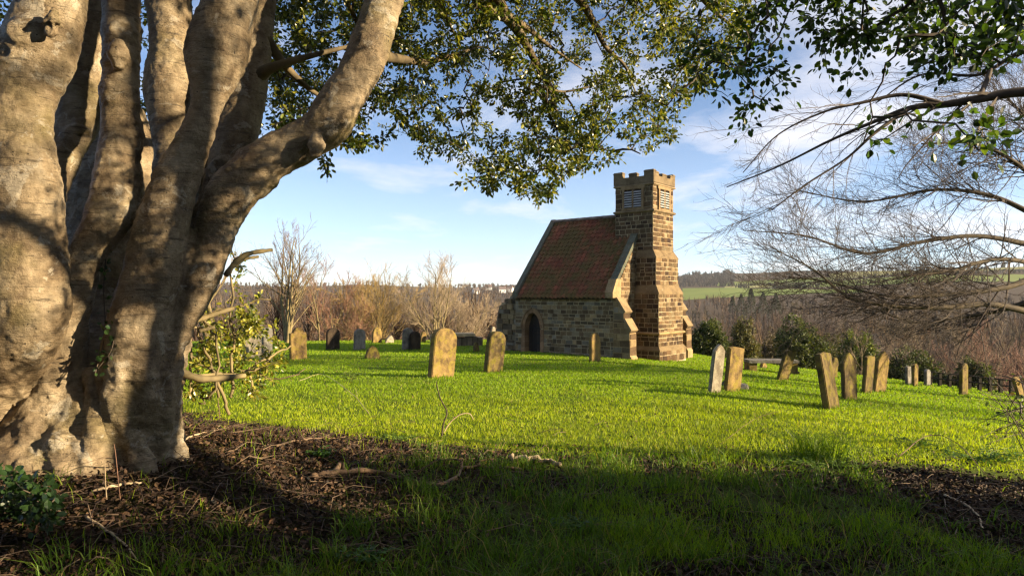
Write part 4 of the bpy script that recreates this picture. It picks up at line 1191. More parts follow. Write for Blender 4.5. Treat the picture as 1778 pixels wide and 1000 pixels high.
# crown: sprays sampled through a deep slab of space, thinning towards its hanging lower edge
rng = np.random.default_rng(101)
LOW = np.array([(380,235),(430,245),(500,235),(560,215),(600,262),(650,268),(700,222),(735,285),(780,312),(850,338),(880,305),(905,350),(935,365),(965,350),(1000,310),(1050,310),(1085,275),(1130,280),(1165,262),(1190,180),(1225,165),(1260,120),(1310,70)], float)
pts = []
while len(pts) < 3300:
    px = rng.uniform(395, 1310); yl = np.interp(px, LOW[:, 0], LOW[:, 1])
    py = yl - (yl + 330) * rng.random() ** 1.0
    d = rng.uniform(6.6, 10.6)
    if px < 700: d = rng.uniform(6.9, 10.2)
    q = P(px, py, d)
    cl = mnoise.noise(Vector(q) * .85) + .5 * mnoise.noise(Vector(q) * 2.1)
    f = (yl - py) / (yl + 60)
    keep = .50 - .34 * sstep(800, 1300, px) + .42*f + cl * 1.2
    if f < .12: keep += -.05 + cl * .5
    if rng.random() < keep: pts.append(q)
back = []
while len(back) < 420:                      # foliage added behind the upper stems to darken their gaps
    px = rng.uniform(-70, 450); q = P(px, rng.uniform(-330, 230 - 120 * abs(px - 250) / 250), rng.uniform(7.0, 9.5))
    if mnoise.noise(Vector(q) * .9) > -.35: back.append(q)
pts += back
pts += [P(568, 298, 7.6), P(562, 272, 7.6), P(566, 285, 7.6)]
pts = np.array(pts)
offs = np.stack([rng.uniform(-5, 4, 520), rng.uniform(-3.5, 6, 520), rng.uniform(5.4, 8.2, 520)], 1)  # unseen overhead sprays added to shade the foreground
mt = MB(); ml = MB()
idx = rng.permutation(len(pts)); pts = pts[idx]
tw = connect(rng, [s for s in scaf], pts, [(120, .016, .007, 2.2, 5), (430, .008, .004, 1.3, 4), (3180, .004, .002, .9, 3)], mt, .10)
tw2 = connect(rng, [s for s in scaf] + [pts[:100]], offs, [(520, .012, .004, 2.2, 3)], mt, .08)
mt.V = [v - inv for v in mt.V]
mt.build('twigs', M['twig_dark'], holly)
HPAL = [(.045,.075,.010),(.07,.10,.012),(.11,.135,.016),(.028,.046,.010),(.16,.17,.022),(.21,.205,.03)]
leaf_clusters(rng, ml, tw[110:], 34, .055, HPAL, .075)
leaf_clusters(rng, ml, tw2, 60, .13, HPAL, .40)
ml.V = [v - inv for v in ml.V]
ml.build('foliage', M['holly'], holly)

# ------------------------------------------------------------------ second holly, standing just out of view on the right
H2 = np.array([7.4, 2.6, tz(7.4, 2.6)])
h2 = empty('holly_tree', H2); tag(h2, 'dark holly with large glossy leaves reaching in from the upper right corner', 'tree')
rng = np.random.default_rng(202)
tb = MB(); scaf = []
for rows in ([(7.4,2.6,-.9,.30),(7.3,2.7,1.0,.24),(7.0,2.8,2.6,.2),(6.8,3.0,4.6,.14),(6.6,3.0,6.8,.06)],
             [(7.2,2.7,1.6,.12),(6.2,3.2,2.8,.09),(5.0,3.8,3.7,.06),(3.8,4.3,4.0,.035),(2.9,4.6,3.9,.015)],
             [(6.9,2.8,3.2,.1),(5.6,3.4,4.3,.07),(4.2,4.1,4.9,.045),(2.8,4.8,4.8,.02)],
             [(7.1,2.7,2.2,.1),(6.6,4.0,3.4,.06),(5.6,5.0,4.0,.04),(4.6,5.7,4.0,.02)],
             [(7.2,2.7,2.0,.1),(7.0,1.2,3.0,.07),(6.4,-.4,3.6,.04)], [(7.3,2.7,1.2,.08),(8.6,3.4,2.2,.06),(9.6,3.6,3.0,.03)],
             [(6.9,2.9,4.0,.08),(6.0,1.8,5.2,.05),(5.0,1.0,5.8,.03)]):
    s = spline(rows, 24); tube(tb, s[:, :3] - H2, s[:, 3], 10); scaf.append(s[:, :3])
tb.build('trunk', M['bark'], h2, smooth=True)
pts = []
LOW2 = np.array([(1180,150),(1225,235),(1265,215),(1310,225),(1345,170),(1400,135),(1430,120),(1480,175),(1530,165),(1580,150),(1640,150),(1700,130),(1800,130)], float)
while len(pts) < 260:                      # the part that hangs into view
    px = rng.uniform(1190, 1800); yl = np.interp(px, LOW2[:, 0], LOW2[:, 1]); py = yl - (yl + 200) * rng.random() ** 1.1
    d = rng.uniform(3.5, 5.2); q = P(px, py, d)
    if rng.random() < .16 + .5 * sstep(1300, 1600, px) * sstep(160, 60, py) + 1.1 * mnoise.noise(Vector(q) * 1.3): pts.append(q)
vis = len(pts)
pts += [P(1640, 240, 3.6), P(1695, 230, 3.0), P(1720, 245, 2.9), P(1742, 222, 3.0), P(1700, 262, 3.1), P(1530, 250, 3.8), P(1500, 245, 3.9)]
while len(pts) < 1000:
    q = np.array([rng.uniform(5.2, 9.5), rng.uniform(-1.5, 4.3), rng.uniform(1.6, 7.2)])
    e = ((q[0]-7.2)/2.5)**2 + ((q[1]-1.6)/2.7)**2 + ((q[2]-4.2)/3.2)**2
    if e < 1 and q[0] > .79 * q[1] + .5 and mnoise.noise(Vector(q) * .95) > .33 - .50*(q[2] < 2.6) - .40*(q[2] > 5.3): pts.append(q)
pts = np.array(pts); mt = MB(); ml = MB()
idx = rng.permutation(len(pts)); pts = pts[idx]
tw = connect(rng, scaf, pts, [(80, .014, .006, 1.8, 5), (240, .007, .004, 1.2, 4), (1000, .004, .002, .8, 3)], mt, .1)
mt.V = [v - H2 for v in mt.V]; mt.build('twigs', M['twig_dark'], h2)
HP2 = [(.03,.065,.010),(.04,.085,.012),(.055,.11,.014),(.018,.035,.010),(.08,.13,.016)]
leaf_clusters(rng, ml, tw[40:], 21, .050, HP2, .12, width=1.1)
ml.V = [v - H2 for v in ml.V]; ml.build('foliage', M['holly'], h2)

# ------------------------------------------------------------------ evergreen shrubs (generic)
def shrub(name, cat, label, base, size, npts, per, lsize, pal, seed, mat='shrub', group=None, keepfn=None, stems=7, low=.0):
    rng = np.random.default_rng(seed); base = np.array(base, float)
    t = empty(name, base); tag(t, label, cat, group)
    tb = MB(); scaf = []
    for k in range(stems):
        ph = k * 2.4 + rng.random(); e = np.array([math.cos(ph)*size[0]*.5, math.sin(ph)*size[1]*.5, size[2]*rng.uniform(.6, .9)])
        s = spline([(0, 0, -.2), e * (.3, .3, .35) + rng.normal(0, .05, 3), e * (.7, .7, .7), e], 12)
        tube(tb, s, np.linspace(.035, .012, 12) * size[2] / 2.0, 5); scaf.append(s)
    pts = []
    while len(pts) < npts:
        u = rng.normal(0, 1, 3); u /= np.linalg.norm(u); rr = rng.random() ** .45
        q = u * rr * np.array(size) * (1, 1, .5) + (0, 0, size[2] * .5 + low)
        lump = .72 + .5 * mnoise.noise(Vector(u) * 2.2 + Vector((seed, 0, 0)))
        if rr > lump + .12 or q[2] < .02: continue
        if keepfn and not keepfn(q + base): continue
        pts.append(q)
    pts = np.array(pts); mt = tb; ml = MB()
    tw = connect(rng, scaf, pts, [(max(npts//12, 4), .010, .005, 1.2, 4), (npts, .004, .002, .7, 3)], mt, .08)
    mt.build('stem', M['twig_dark'], t)
    leaf_clusters(rng, ml, tw, per, lsize, pal, lsize * 1.8, down=.1)
    ml.build('foliage', M[mat], t); return t

DK = [(.030,.045,.012),(.040,.058,.014),(.055,.070,.018),(.022,.034,.010),(.075,.085,.022)]
offc = lambda q: q[0] > .775 * q[1] + .35
for (x, y, sx, sy, sz, lb, sd) in ((7.0, 4.4, 1.7, 1.6, 3.0, 'broad dark evergreen shrub at the lawn side of the right-hand thicket', 1),
                         (7.4, 1.6, 1.9, 1.9, 3.5, 'tall dark evergreen shrub in the middle of the right-hand thicket, under the holly', 2),
                         (6.6, -1.4, 2.2, 1.9, 3.6, 'tallest dark evergreen shrub at the near end of the right-hand thicket', 3),
                         (9.3, 3.6, 1.6, 1.6, 3.5, 'dark evergreen shrub at the outer back side of the right-hand thicket', 4)):
    shrub('evergreen_shrub', 'shrub', lb, (x, y, tz(x, y)), (sx, sy, sz), 420, 26, .11, DK, 300 + sd, keepfn=offc)

for (x, y, sx, sy, sz, lb, sd) in ((-5.2, -3.6, 2.6, 1.8, 6.5, 'unseen evergreen shrub added to block sky light behind the view, left end', 11), (-1.2, -5.0, 2.6, 1.8, 7.0, 'unseen evergreen shrub added to block sky light behind the view, left of the middle', 12),
                         (3.0, -5.2, 2.6, 1.8, 7.0, 'unseen evergreen shrub added to block sky light behind the view, right of the middle', 13), (-8.2, -.5, 1.8, 2.4, 6.0, 'unseen evergreen shrub added to block sky light, outer left side', 14)):
    shrub('evergreen_shrub', 'shrub', lb, (x, y, tz(x, y)), (sx, sy, sz), 420, 28, .19, DK, 300 + sd)  # unseen shrubs added to cut sky light on trunk and foreground

# bushes below the lawn edge right of the tower
for i, (px, py0, py1, wpx, d, lb, pal) in enumerate((
    (1232, 556, 640, 60, 40, 'dark evergreen bush close against the right side of the church tower', DK),
    (1292, 556, 640, 58, 44, 'rounded olive bush between the tower-side bush and the big green one', [(.075,.075,.022),(.055,.065,.02),(.10,.09,.03)]),
    (1391, 553, 648, 92, 40, 'large dense dark green bush behind the table tomb', DK),
    (1492, 568, 660, 70, 40, 'green bush with yellow top behind the row of headstones', [(.05,.075,.016),(.075,.10,.02),(.11,.13,.025)]),
    (1340, 578, 645, 66, 46, 'low brownish bush filling the gap between the olive bush and the big green one', [(.075,.06,.022),(.06,.05,.02),(.09,.08,.03)]),
    (1443, 586, 655, 62, 45, 'low olive bush filling the gap right of the big dark green one', [(.06,.065,.02),(.08,.08,.025)]),
    (1585, 605, 672, 110, 39, 'low dark bramble bush behind the thin far headstones', DK),
    (1690, 620, 682, 60, 37, 'small dark bush behind the lone upright headstone on the right', DK))):
    x = (px - CX) / F * d; z = tz(x, d); ztop = CAMZ + (HY - py0) / F * d
    zb = min(z, ztop - 2.0); w_ = wpx * d / F / 2
    shrub('bush', 'bush', lb, (x, d, z), (w_ * 1.12, w_, max(ztop - z, 1.8) * 1.05), 1000, 19, .135, [tuple(1.35 * c for c in q) for q in pal], 400 + i, group='evergreen bushes beyond the lawn')
# ------------------------------------------------------------------ bare winter trees
def bare_tree(label, base, h, prm, mat, seed, stems=1, spread=20, r0=None, group='bare winter trees', d0=None, trunkmat='limb', sides=(7, 5, 4, 3, 3), name='bare_tree'):
    rng = np.random.default_rng(seed); base = np.array(base, float)
    t = empty(name, base); tag(t, label, 'tree', group)
    out = {}
    for k in range(stems):
        ph = 6.283 * k / stems + rng.random(); a = R(rng.uniform(.35, 1) * spread) if stems > 1 else R(rng.normal(0, 3))
        d = np.array([math.cos(ph)*math.sin(a), math.sin(ph)*math.sin(a), math.cos(a)]) if d0 is None else np.array(d0, float)
        grow(rng, (0, 0, -.3), d, h * rng.uniform(.8, 1.05), r0 or h * .02, 0, prm, out)
    tb = MB(); mb = MB()
    for lv, lst in out.items():
        for pts, rad in lst:
            tube(tb if lv <= 1 else mb, pts, rad, sides[min(lv, 4)], cap=False)
    tb.build('trunk', M[trunkmat], t, smooth=True)
    if mb.n: mb.build('crown', M[mat], t)
    return t
def L(seg, wob, up, kids, frm, ang, ratio, rr=.55, tip=.25, rmin=.004):
    return dict(seg=seg, wob=wob, up=up, kids=kids, ang=ang, ratio=ratio, rr=rr, tip=tip, rmin=rmin, **{'from': frm})
UP = [L(9, .05, .05, 13, .18, 34, .48), L(7, .07, .06, 7, .2, 34, .5, rmin=.014), L(5, .10, .05, 6, .2, 36, .5, rmin=.010), L(4, .12, .03, 0, .2, 30, .5, rmin=.007)]
BUSHY = [L(8, .06, .03, 14, .1, 30, .55), L(6, .09, .05, 8, .1, 32, .5, rmin=.014), L(4, .1, .05, 5, .2, 35, .5, rmin=.010), L(3, .12, .03, 0, .2, 30, .5, rmin=.008)]

def at(px, d, dz=0):
    x = (px - CX) / F * d; return (x, d, tz(x, d) + dz)
def hgt(px, py_top, d):
    x = (px - CX) / F * d; return CAMZ + (HY - py_top) / F * d - tz(x, d)

bare_tree('tall bare tree with several upright stems, rising behind the sandy headstone', at(498, 38), hgt(498, 402, 38), UP, 'twig_brown', 11, 4, 18, .10)
bare_tree('leaning bare tree right of the tall upright one, reddish twigs', at(556, 44), hgt(556, 455, 44), UP, 'twig_red', 12, 3, 30, .08)
bare_tree('bushy ochre-twigged tree behind the grey and tan headstones', at(652, 46), hgt(652, 475, 46), BUSHY, 'twig_ochre', 13, 6, 38, .06)
bare_tree('pale bare tree left of the church, right of the ochre one', at(758, 46), hgt(758, 462, 46), UP, 'twig_pale', 14, 5, 32, .07)
bare_tree('small pale bare tree beside the church ruined wall, right of the larger pale one', at(802, 48), hgt(802, 500, 48), BUSHY, 'twig_pale', 15, 4, 38, .05)
bare_tree('low russet thicket tree between the reddish tree and the ochre one', at(600, 45), hgt(600, 512, 45), BUSHY, 'twig_red', 16, 6, 50, .045)
bare_tree('grey bare tree whose fine branches show just right of the great trunk', at(372, 24), hgt(372, 330, 24), [L(9, .06, .02, 13, .3, 50, .5), L(7, .08, .03, 7, .2, 36, .5, rmin=.012), L(5, .1, .03, 5, .2, 36, .5, rmin=.006), L(4, .1, .02, 0, .2, 30, .5, rmin=.004)], 'twig_pale', 17, 2, 14, .13)
bare_tree('slim young pale tree standing among the right-hand headstones by the green bush', at(1498, 34), hgt(1498, 572, 34), UP[:3], 'twig_pale', 18, 1, 10, .05)
for i, (px, pt, d, mt_, lb) in enumerate(((1650, 560, 44, 'twig_pale', 'bushy pale bare tree behind the lone right-hand headstone'), (1740, 570, 40, 'twig_red', 'russet bare thicket at the right edge below the spreading tree'),
      (1560, 580, 50, 'twig_brown', 'brown bare thicket left of the pale bushy tree on the right'))):
    bare_tree(lb, at(px, d), hgt(px, pt, d), BUSHY, mt_, 30 + i, 5, 42, .05)

# wide spreading bare tree on the right: trunk out of frame, long limbs sweeping left
SF = 1.2
SPREAD = np.array(at(1835, 17 * SF)); rng = np.random.default_rng(61)
t = empty('bare_tree', SPREAD); tag(t, 'wide-spreading bare tree on the right with a dense tangle of drooping twigs', 'tree', 'bare winter trees')
tb = MB(); mb = MB(); out = {}
s = spline([(*(SPREAD + o), r) for o, r in (((0,0,-.3), .4), ((-.1,0,1.4), .33), ((-.1,.1,3.1), .28), ((.1,.3,6.0), .16), ((.2,.3,9.0), .05))], 20)
tube(tb, s[:, :3] - SPREAD, s[:, 3], 9)
limbs = [
 [(1800, 545, .13, 17), (1720, 528, .11, 16.6), (1656, 533, .09, 16.2), (1590, 533, .075, 15.9), (1528, 528, .06, 15.6), (1470, 515, .045, 15.4), (1415, 470, .03, 15.2), (1340, 430, .016, 15)],
 [(1800, 480, .13, 17), (1740, 500, .10, 16.4), (1640, 512, .07, 16), (1540, 514, .05, 15.8), (1440, 490, .03, 15.6), (1370, 480, .015, 15.5)],
 [(1800, 520, .12, 17.2), (1730, 540, .09, 17.4), (1660, 552, .06, 17.4), (1590, 560, .04, 17.4), (1500, 530, .02, 17.2)],
 [(1810, 430, .12, 17), (1700, 410, .08, 16.5), (1600, 420, .06, 16.2), (1500, 440, .045, 16), (1400, 410, .03, 15.8), (1290, 400, .012, 15.6)],
 [(1810, 380, .11, 17.2), (1720, 340, .08, 17.4), (1620, 330, .055, 17.5), (1500, 350, .035, 17.5), (1380, 330, .015, 17.5)],
 [(1815, 330, .10, 17), (1760, 280, .07, 16.6), (1690, 250, .05, 16.3), (1600, 250, .03, 16)],
 [(1815, 300, .09, 17), (1790, 220, .06, 17), (1740, 160, .03, 17)],
 [(1810, 460, .10, 16.5), (1730, 450, .07, 15.6), (1650, 470, .05, 15.0), (1570, 480, .03, 14.6)],
]
TW = [L(6, .12, .03, 6, .1, 42, .55, rmin=.008), L(5, .15, .07, 5, .1, 42, .55, rmin=.006), L(5, .16, .10, 0, .2, 30, .5, rmin=.0048)]
for rows in limbs:
    c = [(*P(px, py, d * SF), r * SF * .68) for (px, py, r, d) in rows]
    s = spline(c, 30); p = s[:, :3] - SPREAD; tube(tb, p, s[:, 3], 7)
    for k in range(46):
        i = rng.integers(5, 29); dr = p[i] - p[i-1]; dr /= np.linalg.norm(dr)
        dr = dr * .8 + rng.normal(0, .5, 3) + (-.35, 0, rng.choice([-.45, .25]))
        grow(rng, p[i], dr, rng.uniform(1.1, 2.8), max(s[i, 3]*.35, .010), 0, TW, out)
for lv, lst in out.items():
    for pts_, rad in lst: tube(mb, pts_, rad, 3, cap=False)
tb.build('trunk', M['limb_dark'], t, smooth=True); mb.build('crown', M['twig_mid'], t)

# nearer dark bare bough crossing the upper right
B2 = np.array([8.6, 6.3, tz(8.6, 6.3)])
t = empty('bare_tree', B2); tag(t, 'dark leafless tree whose near bough crosses the sky at upper right', 'tree', 'bare winter trees')
tb = MB(); mb = MB(); out = {}; rng = np.random.default_rng(62)
s = spline([(*B2 + (0,0,-.3), .16), (*B2 + (.05,0,1.5), .13), (*B2 + (-.1,.1,3.0), .11), (*B2 + (.1,.3,5.5), .05)], 16); tube(tb, s[:, :3] - B2, s[:, 3], 8)
limbs = [
 [(2090, 240, .085, 6.6), (1900, 165, .065, 6.8), (1778, 160, .052, 7.0), (1700, 172, .045, 7.1), (1640, 182, .038, 7.2), (1580, 188, .028, 7.3), (1510, 215, .02, 7.4), (1440, 245, .015, 7.5), (1350, 290, .010, 7.6), (1262, 325, .006, 7.7)],
 [(1640, 182, .03, 7.2), (1570, 165, .022, 7.3), (1500, 178, .017, 7.35), (1430, 195, .012, 7.4), (1350, 235, .008, 7.5), (1290, 300, .005, 7.6)],
 [(1580, 188, .024, 7.3), (1520, 230, .018, 7.2), (1470, 275, .012, 7.2), (1400, 320, .009, 7.2), (1340, 365, .006, 7.2)],
 [(1700, 172, .03, 7.1), (1720, 110, .02, 7.4), (1690, 40, .014, 7.6), (1640, -40, .008, 7.8)],
 [(1900, 165, .04, 6.8), (1790, 90, .028, 7.2), (1700, 130, .018, 7.4), (1600, 130, .012, 7.6), (1520, 180, .006, 7.8)],
]
TW2 = [L(7, .09, -.01, 5, .15, 36, .5, rmin=.0035), L(5, .12, .03, 4, .1, 40, .5, rmin=.0025), L(4, .14, .05, 0, .2, 30, .5, rmin=.0018)]
for rows in limbs:
    c = [(*P(px, py, d), r) for (px, py, r, d) in rows]; s = spline(c, 30); p = s[:, :3] - B2; tube(tb, p, s[:, 3], 7)
    for k in range(11):
        i = rng.integers(8, 29); dr = p[i] - p[i-1]; dr /= np.linalg.norm(dr)
        grow(rng, p[i], dr + rng.normal(0, .4, 3) + (0, 0, -.1), rng.uniform(.4, 1.1), max(s[i, 3]*.4, .004), 0, TW2, out)
for lv, lst in out.items():
    for pts_, rad in lst: tube(mb, pts_, rad, 3, cap=False)
tb.build('trunk', M['twig_dark'], t, smooth=True); mb.build('crown', M['twig_dark'], t)

# bare trees along the churchyard's right-hand side, whose long shadows streak the lawn
for (x, y, h, sd, lb) in ((19.5, 8.2, 6.5, 91, 'bare tree in the boundary row right of the lawn, nearest of the row'), (23.5, 13.2, 7.5, 92, 'bare tree in the boundary row right of the lawn, middle of the row'), (27, 10.0, 8, 93, 'bare tree in the boundary row right of the lawn, set furthest back')):
    bare_tree(lb, (x, y, tz(x, y)), h, [L(9, .06, .02, 11, .25, 48, .5), L(7, .08, .03, 7, .2, 36, .5, rmin=.014), L(5, .1, .03, 4, .2, 36, .5, rmin=.010)], 'twig_mid', sd, 2, 14, .12)

# ------------------------------------------------------------------ sunlit holly shoots beside the trunk
S = np.array([-3.35, 7.6, tz(-3.35, 7.6)]); rng = np.random.default_rng(71)
t = empty('holly_shrub', S); tag(t, 'sunlit yellow-green holly shoots sprouting right of the great trunk', 'shrub')
tb = MB(); scaf = []
for rows in ([(330, 690, 5, 7.0), (332, 600, 5, 7.2), (333, 520, 4, 7.3), (330, 470, 3, 7.4)], [(398, 720, 6, 6.9), (380, 660, 6, 7.0), (355, 600, 5, 7.1), (330, 560, 5, 7.0)],
             [(400, 690, 6, 7.2), (405, 600, 5, 7.4), (401, 500, 4, 7.5), (400, 420, 3, 7.6)], [(436, 690, 5, 7.3), (440, 640, 5, 7.4), (470, 620, 4, 7.6), (505, 600, 2.5, 7.8)],
             [(380, 690, 5, 7.6), (360, 560, 6, 7.6), (420, 530, 4, 7.7), (470, 520, 2, 7.8)], [(360, 690, 5, 8.0), (420, 640, 5, 8.0), (480, 660, 3, 8.1), (530, 640, 2, 8.2)],
             [(345, 700, 4, 6.6), (372, 680, 4, 6.6), (380, 600, 4, 6.7), (350, 545, 4, 6.5)], [(300, 640, 6, 6.4), (350, 650, 6, 6.8), (420, 648, 5, 7.2), (470, 628, 3, 7.4)]):
    c = spline([(*P(px, py, d), r * .5 * d / F) for (px, py, r, d) in rows], 16); c[1:-1, :3] += rng.normal(0, .02, (14, 3)); tube(tb, c[:, :3] - S, c[:, 3], 6); scaf.append(c[:, :3])
pts = []
while len(pts) < 165:
    px = rng.uniform(310, 505); py = rng.uniform(425, 690); d = rng.uniform(6.9, 8.4)
    if px > 500 - .55 * abs(py - 600) + 10 * rng.normal(): continue
    if px < 318 + (690 - py) * .30: continue
    q = P(px, py, d)
    if py < 540 and rng.random() < .72: continue
    if mnoise.noise(Vector(q) * 2.6) < .02: continue
    pts.append(q)
pts = np.array(pts); mt = MB(); ml = MB()
tw = connect(rng, scaf, pts, [(30, .008, .004, 1., 5), (135, .004, .002, .6, 4)], mt, .05)
for v, c_, g0 in [(np.concatenate(mt.V) - S, np.concatenate(mt.C), mt.G)]:
    for kk, ar in g0.items(): tb.G.setdefault(kk, []).extend([a_ + tb.n for a_ in ar])
    tb.V.append(v); tb.C.append(c_); tb.n += len(v)
tb.build('stem', M['limb'], t, smooth=True)
leaf_clusters(rng, ml, tw, 15, .055, [(.20,.21,.02),(.27,.26,.03),(.13,.155,.018),(.32,.30,.045),(.08,.11,.014)], .07)
ml.V = [v - S for v in ml.V]; ml.build('foliage', M['holly'], t)

# ivy in the cleft of the trunk and at its left foot
rng = np.random.default_rng(72)
IV = P(40, 850, 4.3); IV[2] = tz(IV[0], IV[1])
t = empty('ivy_plant', IV); tag(t, 'dark glossy ivy clump at the left foot of the great trunk', 'ivy')
mt = MB(); ml = MB(); pts = []
for k in range(70):
    px = rng.uniform(-40, 100); d = rng.uniform(3.9, 4.6); py = rng.uniform(815 + max(px-30, 0) * .6, 920); pts.append(P(px, py, d))
tw = connect(rng, [np.array([IV + (0, 0, .05*k) for k in range(4)])], pts, [(20, .006, .003, .6, 4), (80, .003, .002, .4, 3)], mt, .1)
mt.V = [v - IV for v in mt.V]; mt.build('stem', M['twig_dark'], t)
leaf_clusters(rng, ml, tw, 14, .045, [(.016,.036,.012),(.022,.05,.014),(.03,.065,.016)], .06, width=1.4); ml.V = [v - IV for v in ml.V]; ml.build('foliage', M['holly'], t)
IV = P(178, 640, 5.25)
t = empty('ivy_plant', IV); tag(t, 'thin ivy strand climbing in the dark cleft between two stems', 'ivy')
mt = MB(); ml = MB()
paths = [spline([P(165, 650, 5.1), P(182, 580, 5.2), P(180, 500, 5.3), P(186, 420, 5.35)], 14), spline([P(170, 640, 5.1), P(196, 600, 5.1), P(192, 540, 5.2)], 10)]
for p in paths: tube(mt, p - IV, .004, 4)
mt.build('stem', M['twig_dark'], t)
leaf_clusters(rng, ml, paths, 30, .045, [(.03,.07,.02),(.05,.10,.025),(.02,.04,.014)], .06, width=1.4, tipbias=1); ml.V = [v - IV for v in ml.V]; ml.build('foliage', M['holly'], t)

# ------------------------------------------------------------------ low field wall / fence at the right-hand lawn edge
x0, y0, z0 = ground_at(1650, 674); x1, y1, z1 = ground_at(1800, 692)
fx = empty('fence', (x0, y0, z0)); tag(fx, 'low weathered post and rail fence along the lawn edge on the far right', 'fence')
n = 9
for k in range(n):
    u = k / (n - 1); x = x0 + (x1 - x0) * u; y = y0 + (y1 - y0) * u + 1.2; z = tz(x, y)
    mb = MB(); mb.box((x - .05 - x0, y - .05 - y0, z - .3 - z0), (x + .05 - x0, y + .05 - y0, z + .52 - z0), (.035, .03, .022)); mb.build('post', M['plain'], fx)
for hz in (.28, .5):
    mb = MB(); p = [(x0 + (x1-x0)*u - x0, y0 + (y1-y0)*u + 1.13 - y0, tz(x0 + (x1-x0)*u, y0 + (y1-y0)*u + 1.2) + hz - z0) for u in np.linspace(0, 1, 20)]
    tube(mb, p, .03, 5, (.04, .033, .024)); mb.build('rail', M['plain'], fx)

# ------------------------------------------------------------------ fallen sticks, saplings and tufts in the foreground
def ground_path(rows, lift=.02):
    """polyline lying on the ground; rows of photo px,py,(extra height)"""
    out = []
    for r in rows:
        x, y, z = ground_at(r[0], r[1]); out.append((x, y, z + lift + (r[2] if len(r) > 2 else 0)))
    return spline(out, 24)
def stick(rows, r0, r1, mat, label, sides=7, cat='branch', name='fallen_branch', group=None, forks=0, seed=0):
    p = ground_path(rows, r0 * .8 + .025); b = p[0].copy(); mb = MB(); rng = np.random.default_rng(seed)
    rad = np.linspace(r0, r1, len(p)) * (1 + .12 * rng.normal(0, 1, len(p)))
    p[1:-1] += rng.normal(0, r0*.35, (len(p)-2, 3))
    tube(mb, p - b, rad, sides)
    for k in range(forks):
        i = rng.integers(6, 20); d = p[i] - p[i-1]; d /= np.linalg.norm(d); q = p[i] - b; l = rng.uniform(.15, .4)
        tube(mb, spline([q, q + (d + rng.normal(0, .4, 3) + (0,0,.2))*l*.5, q + (d*1.3 + rng.normal(0, .5, 3) + (0,0,.1))*l], 6), np.linspace(r1, r1*.4, 6), 5)
    o = mb.build(name, M[mat], smooth=True); o.location = b; return tag(o, label, cat, group)
stick([(560, 832), (600, 828), (650, 826), (700, 840), (752, 850), (790, 838), (806, 818), (850, 818), (905, 822)], .026, .012, 'twig_brown', 'long curved brown fallen branch lying in the shade in front of the trunk', forks=3, seed=1)
stick([(886, 803), (920, 806), (950, 809), (972, 814)], .034, .022, 'pale_wood', 'short pale sunlit stick lying at the edge of the shadow', forks=1, seed=2)
stick([(1003, 925), (1040, 918), (1080, 914), (1110, 922)], .010, .006, 'twig_brown', 'thin grey twig lying on the shaded grass near the bottom centre', seed=3)
stick([(540, 835), (575, 830), (590, 815), (600, 824)], .028, .016, 'twig_brown', 'knobbly stump of root at the left end of the long curved branch', seed=4)
stick([(480, 780), (520, 770), (560, 766), (600, 764)], .014, .006, 'twig_brown', 'brown twig lying in leaf litter above the long curved branch', forks=2, seed=5)
stick([(1640, 865), (1680, 885), (1700, 905), (1706, 925)], .010, .006, 'pale_wood', 'curved pale twig on dead leaves at the right', seed=6)
stick([(300, 780), (345, 760), (390, 748)], .010, .005, 'pale_wood', 'pale twig lying in the litter right of the trunk foot', forks=1, seed=7)
stick([(160, 862), (210, 850), (250, 848)], .012, .007, 'pale_wood', 'short pale stick lying against the trunk foot', seed=8)
stick([(640, 905), (655, 935), (668, 960), (700, 985)], .007, .004, 'twig_brown', 'thin bent twig pointing down in the lower left centre', seed=9)
stick([(700, 960), (740, 950), (755, 930), (752, 918)], .006, .003, 'twig_brown', 'fine hooked twig on the shaded ground at bottom centre', seed=10)
stick([(150, 905), (185, 930), (215, 955), (240, 985)], .010, .005, 'pale_wood', 'straw-coloured dead stem lying at the lower left', seed=11)
stick([(1560, 800, .02), (1610, 790, .22), (1660, 800, .2), (1710, 830, .02)], .006, .004, 'twig_brown', 'thin arching bramble stem over the grass at right', seed=12, cat='bramble', name='bramble')
stick([(1250, 775, .0), (1320, 740, .12), (1400, 745, .25), (1470, 790, .1)], .003, .002, 'twig_brown', 'very thin arching stem over the sunlit grass left of the tuft', seed=13, cat='bramble', name='bramble')
stick([(640, 720, .0), (610, 700, .15), (560, 672, .25), (520, 680, .2)], .006, .003, 'pale_wood', 'thin pale bramble arching over the leaf litter edge', seed=14, cat='bramble', name='bramble', forks=3)

def sapling(rows, r0, label, mat='twig_dark'):
    (px, py) = rows[0]; x, y, z = ground_at(px, py); b = np.array([x, y, z - .03]); c = [b] + [P(a, bb_, y + .03*i) for i, (a, bb_) in enumerate(rows[1:])]
    mb = MB(); s = spline(c, 14); tube(mb, s - b, np.linspace(r0, r0*.45, 14), 6); o = mb.build('sapling', M[mat], smooth=True); o.location = b; tag(o, label, 'sapling')
sapling([(766, 760), (770, 735), (776, 715), (764, 690), (757, 662)], .013, 'thin dark upright shoot standing in the grass below the big golden headstone')
sapling([(768, 752), (780, 735), (798, 720), (815, 718), (822, 728)], .010, 'short yellowish hooked shoot beside the thin dark one', 'pale_wood')
sapling([(382, 730), (378, 690), (362, 600), (345, 545)], .008, 'long thin bare sucker arching beside the great trunk', 'twig_brown')
sapling([(432, 690), (438, 660), (446, 620)], .012, 'short dark dead stem standing under the holly shoots')
sapling([(186, 870), (183, 835), (182, 800)], .005, 'straight pale dead stalk standing in front of the trunk foot', 'pale_wood')
sapling([(210, 872), (206, 840), (201, 790), (198, 770)], .004, 'thin reddish stalk right of the pale one in front of the trunk', 'twig_red')

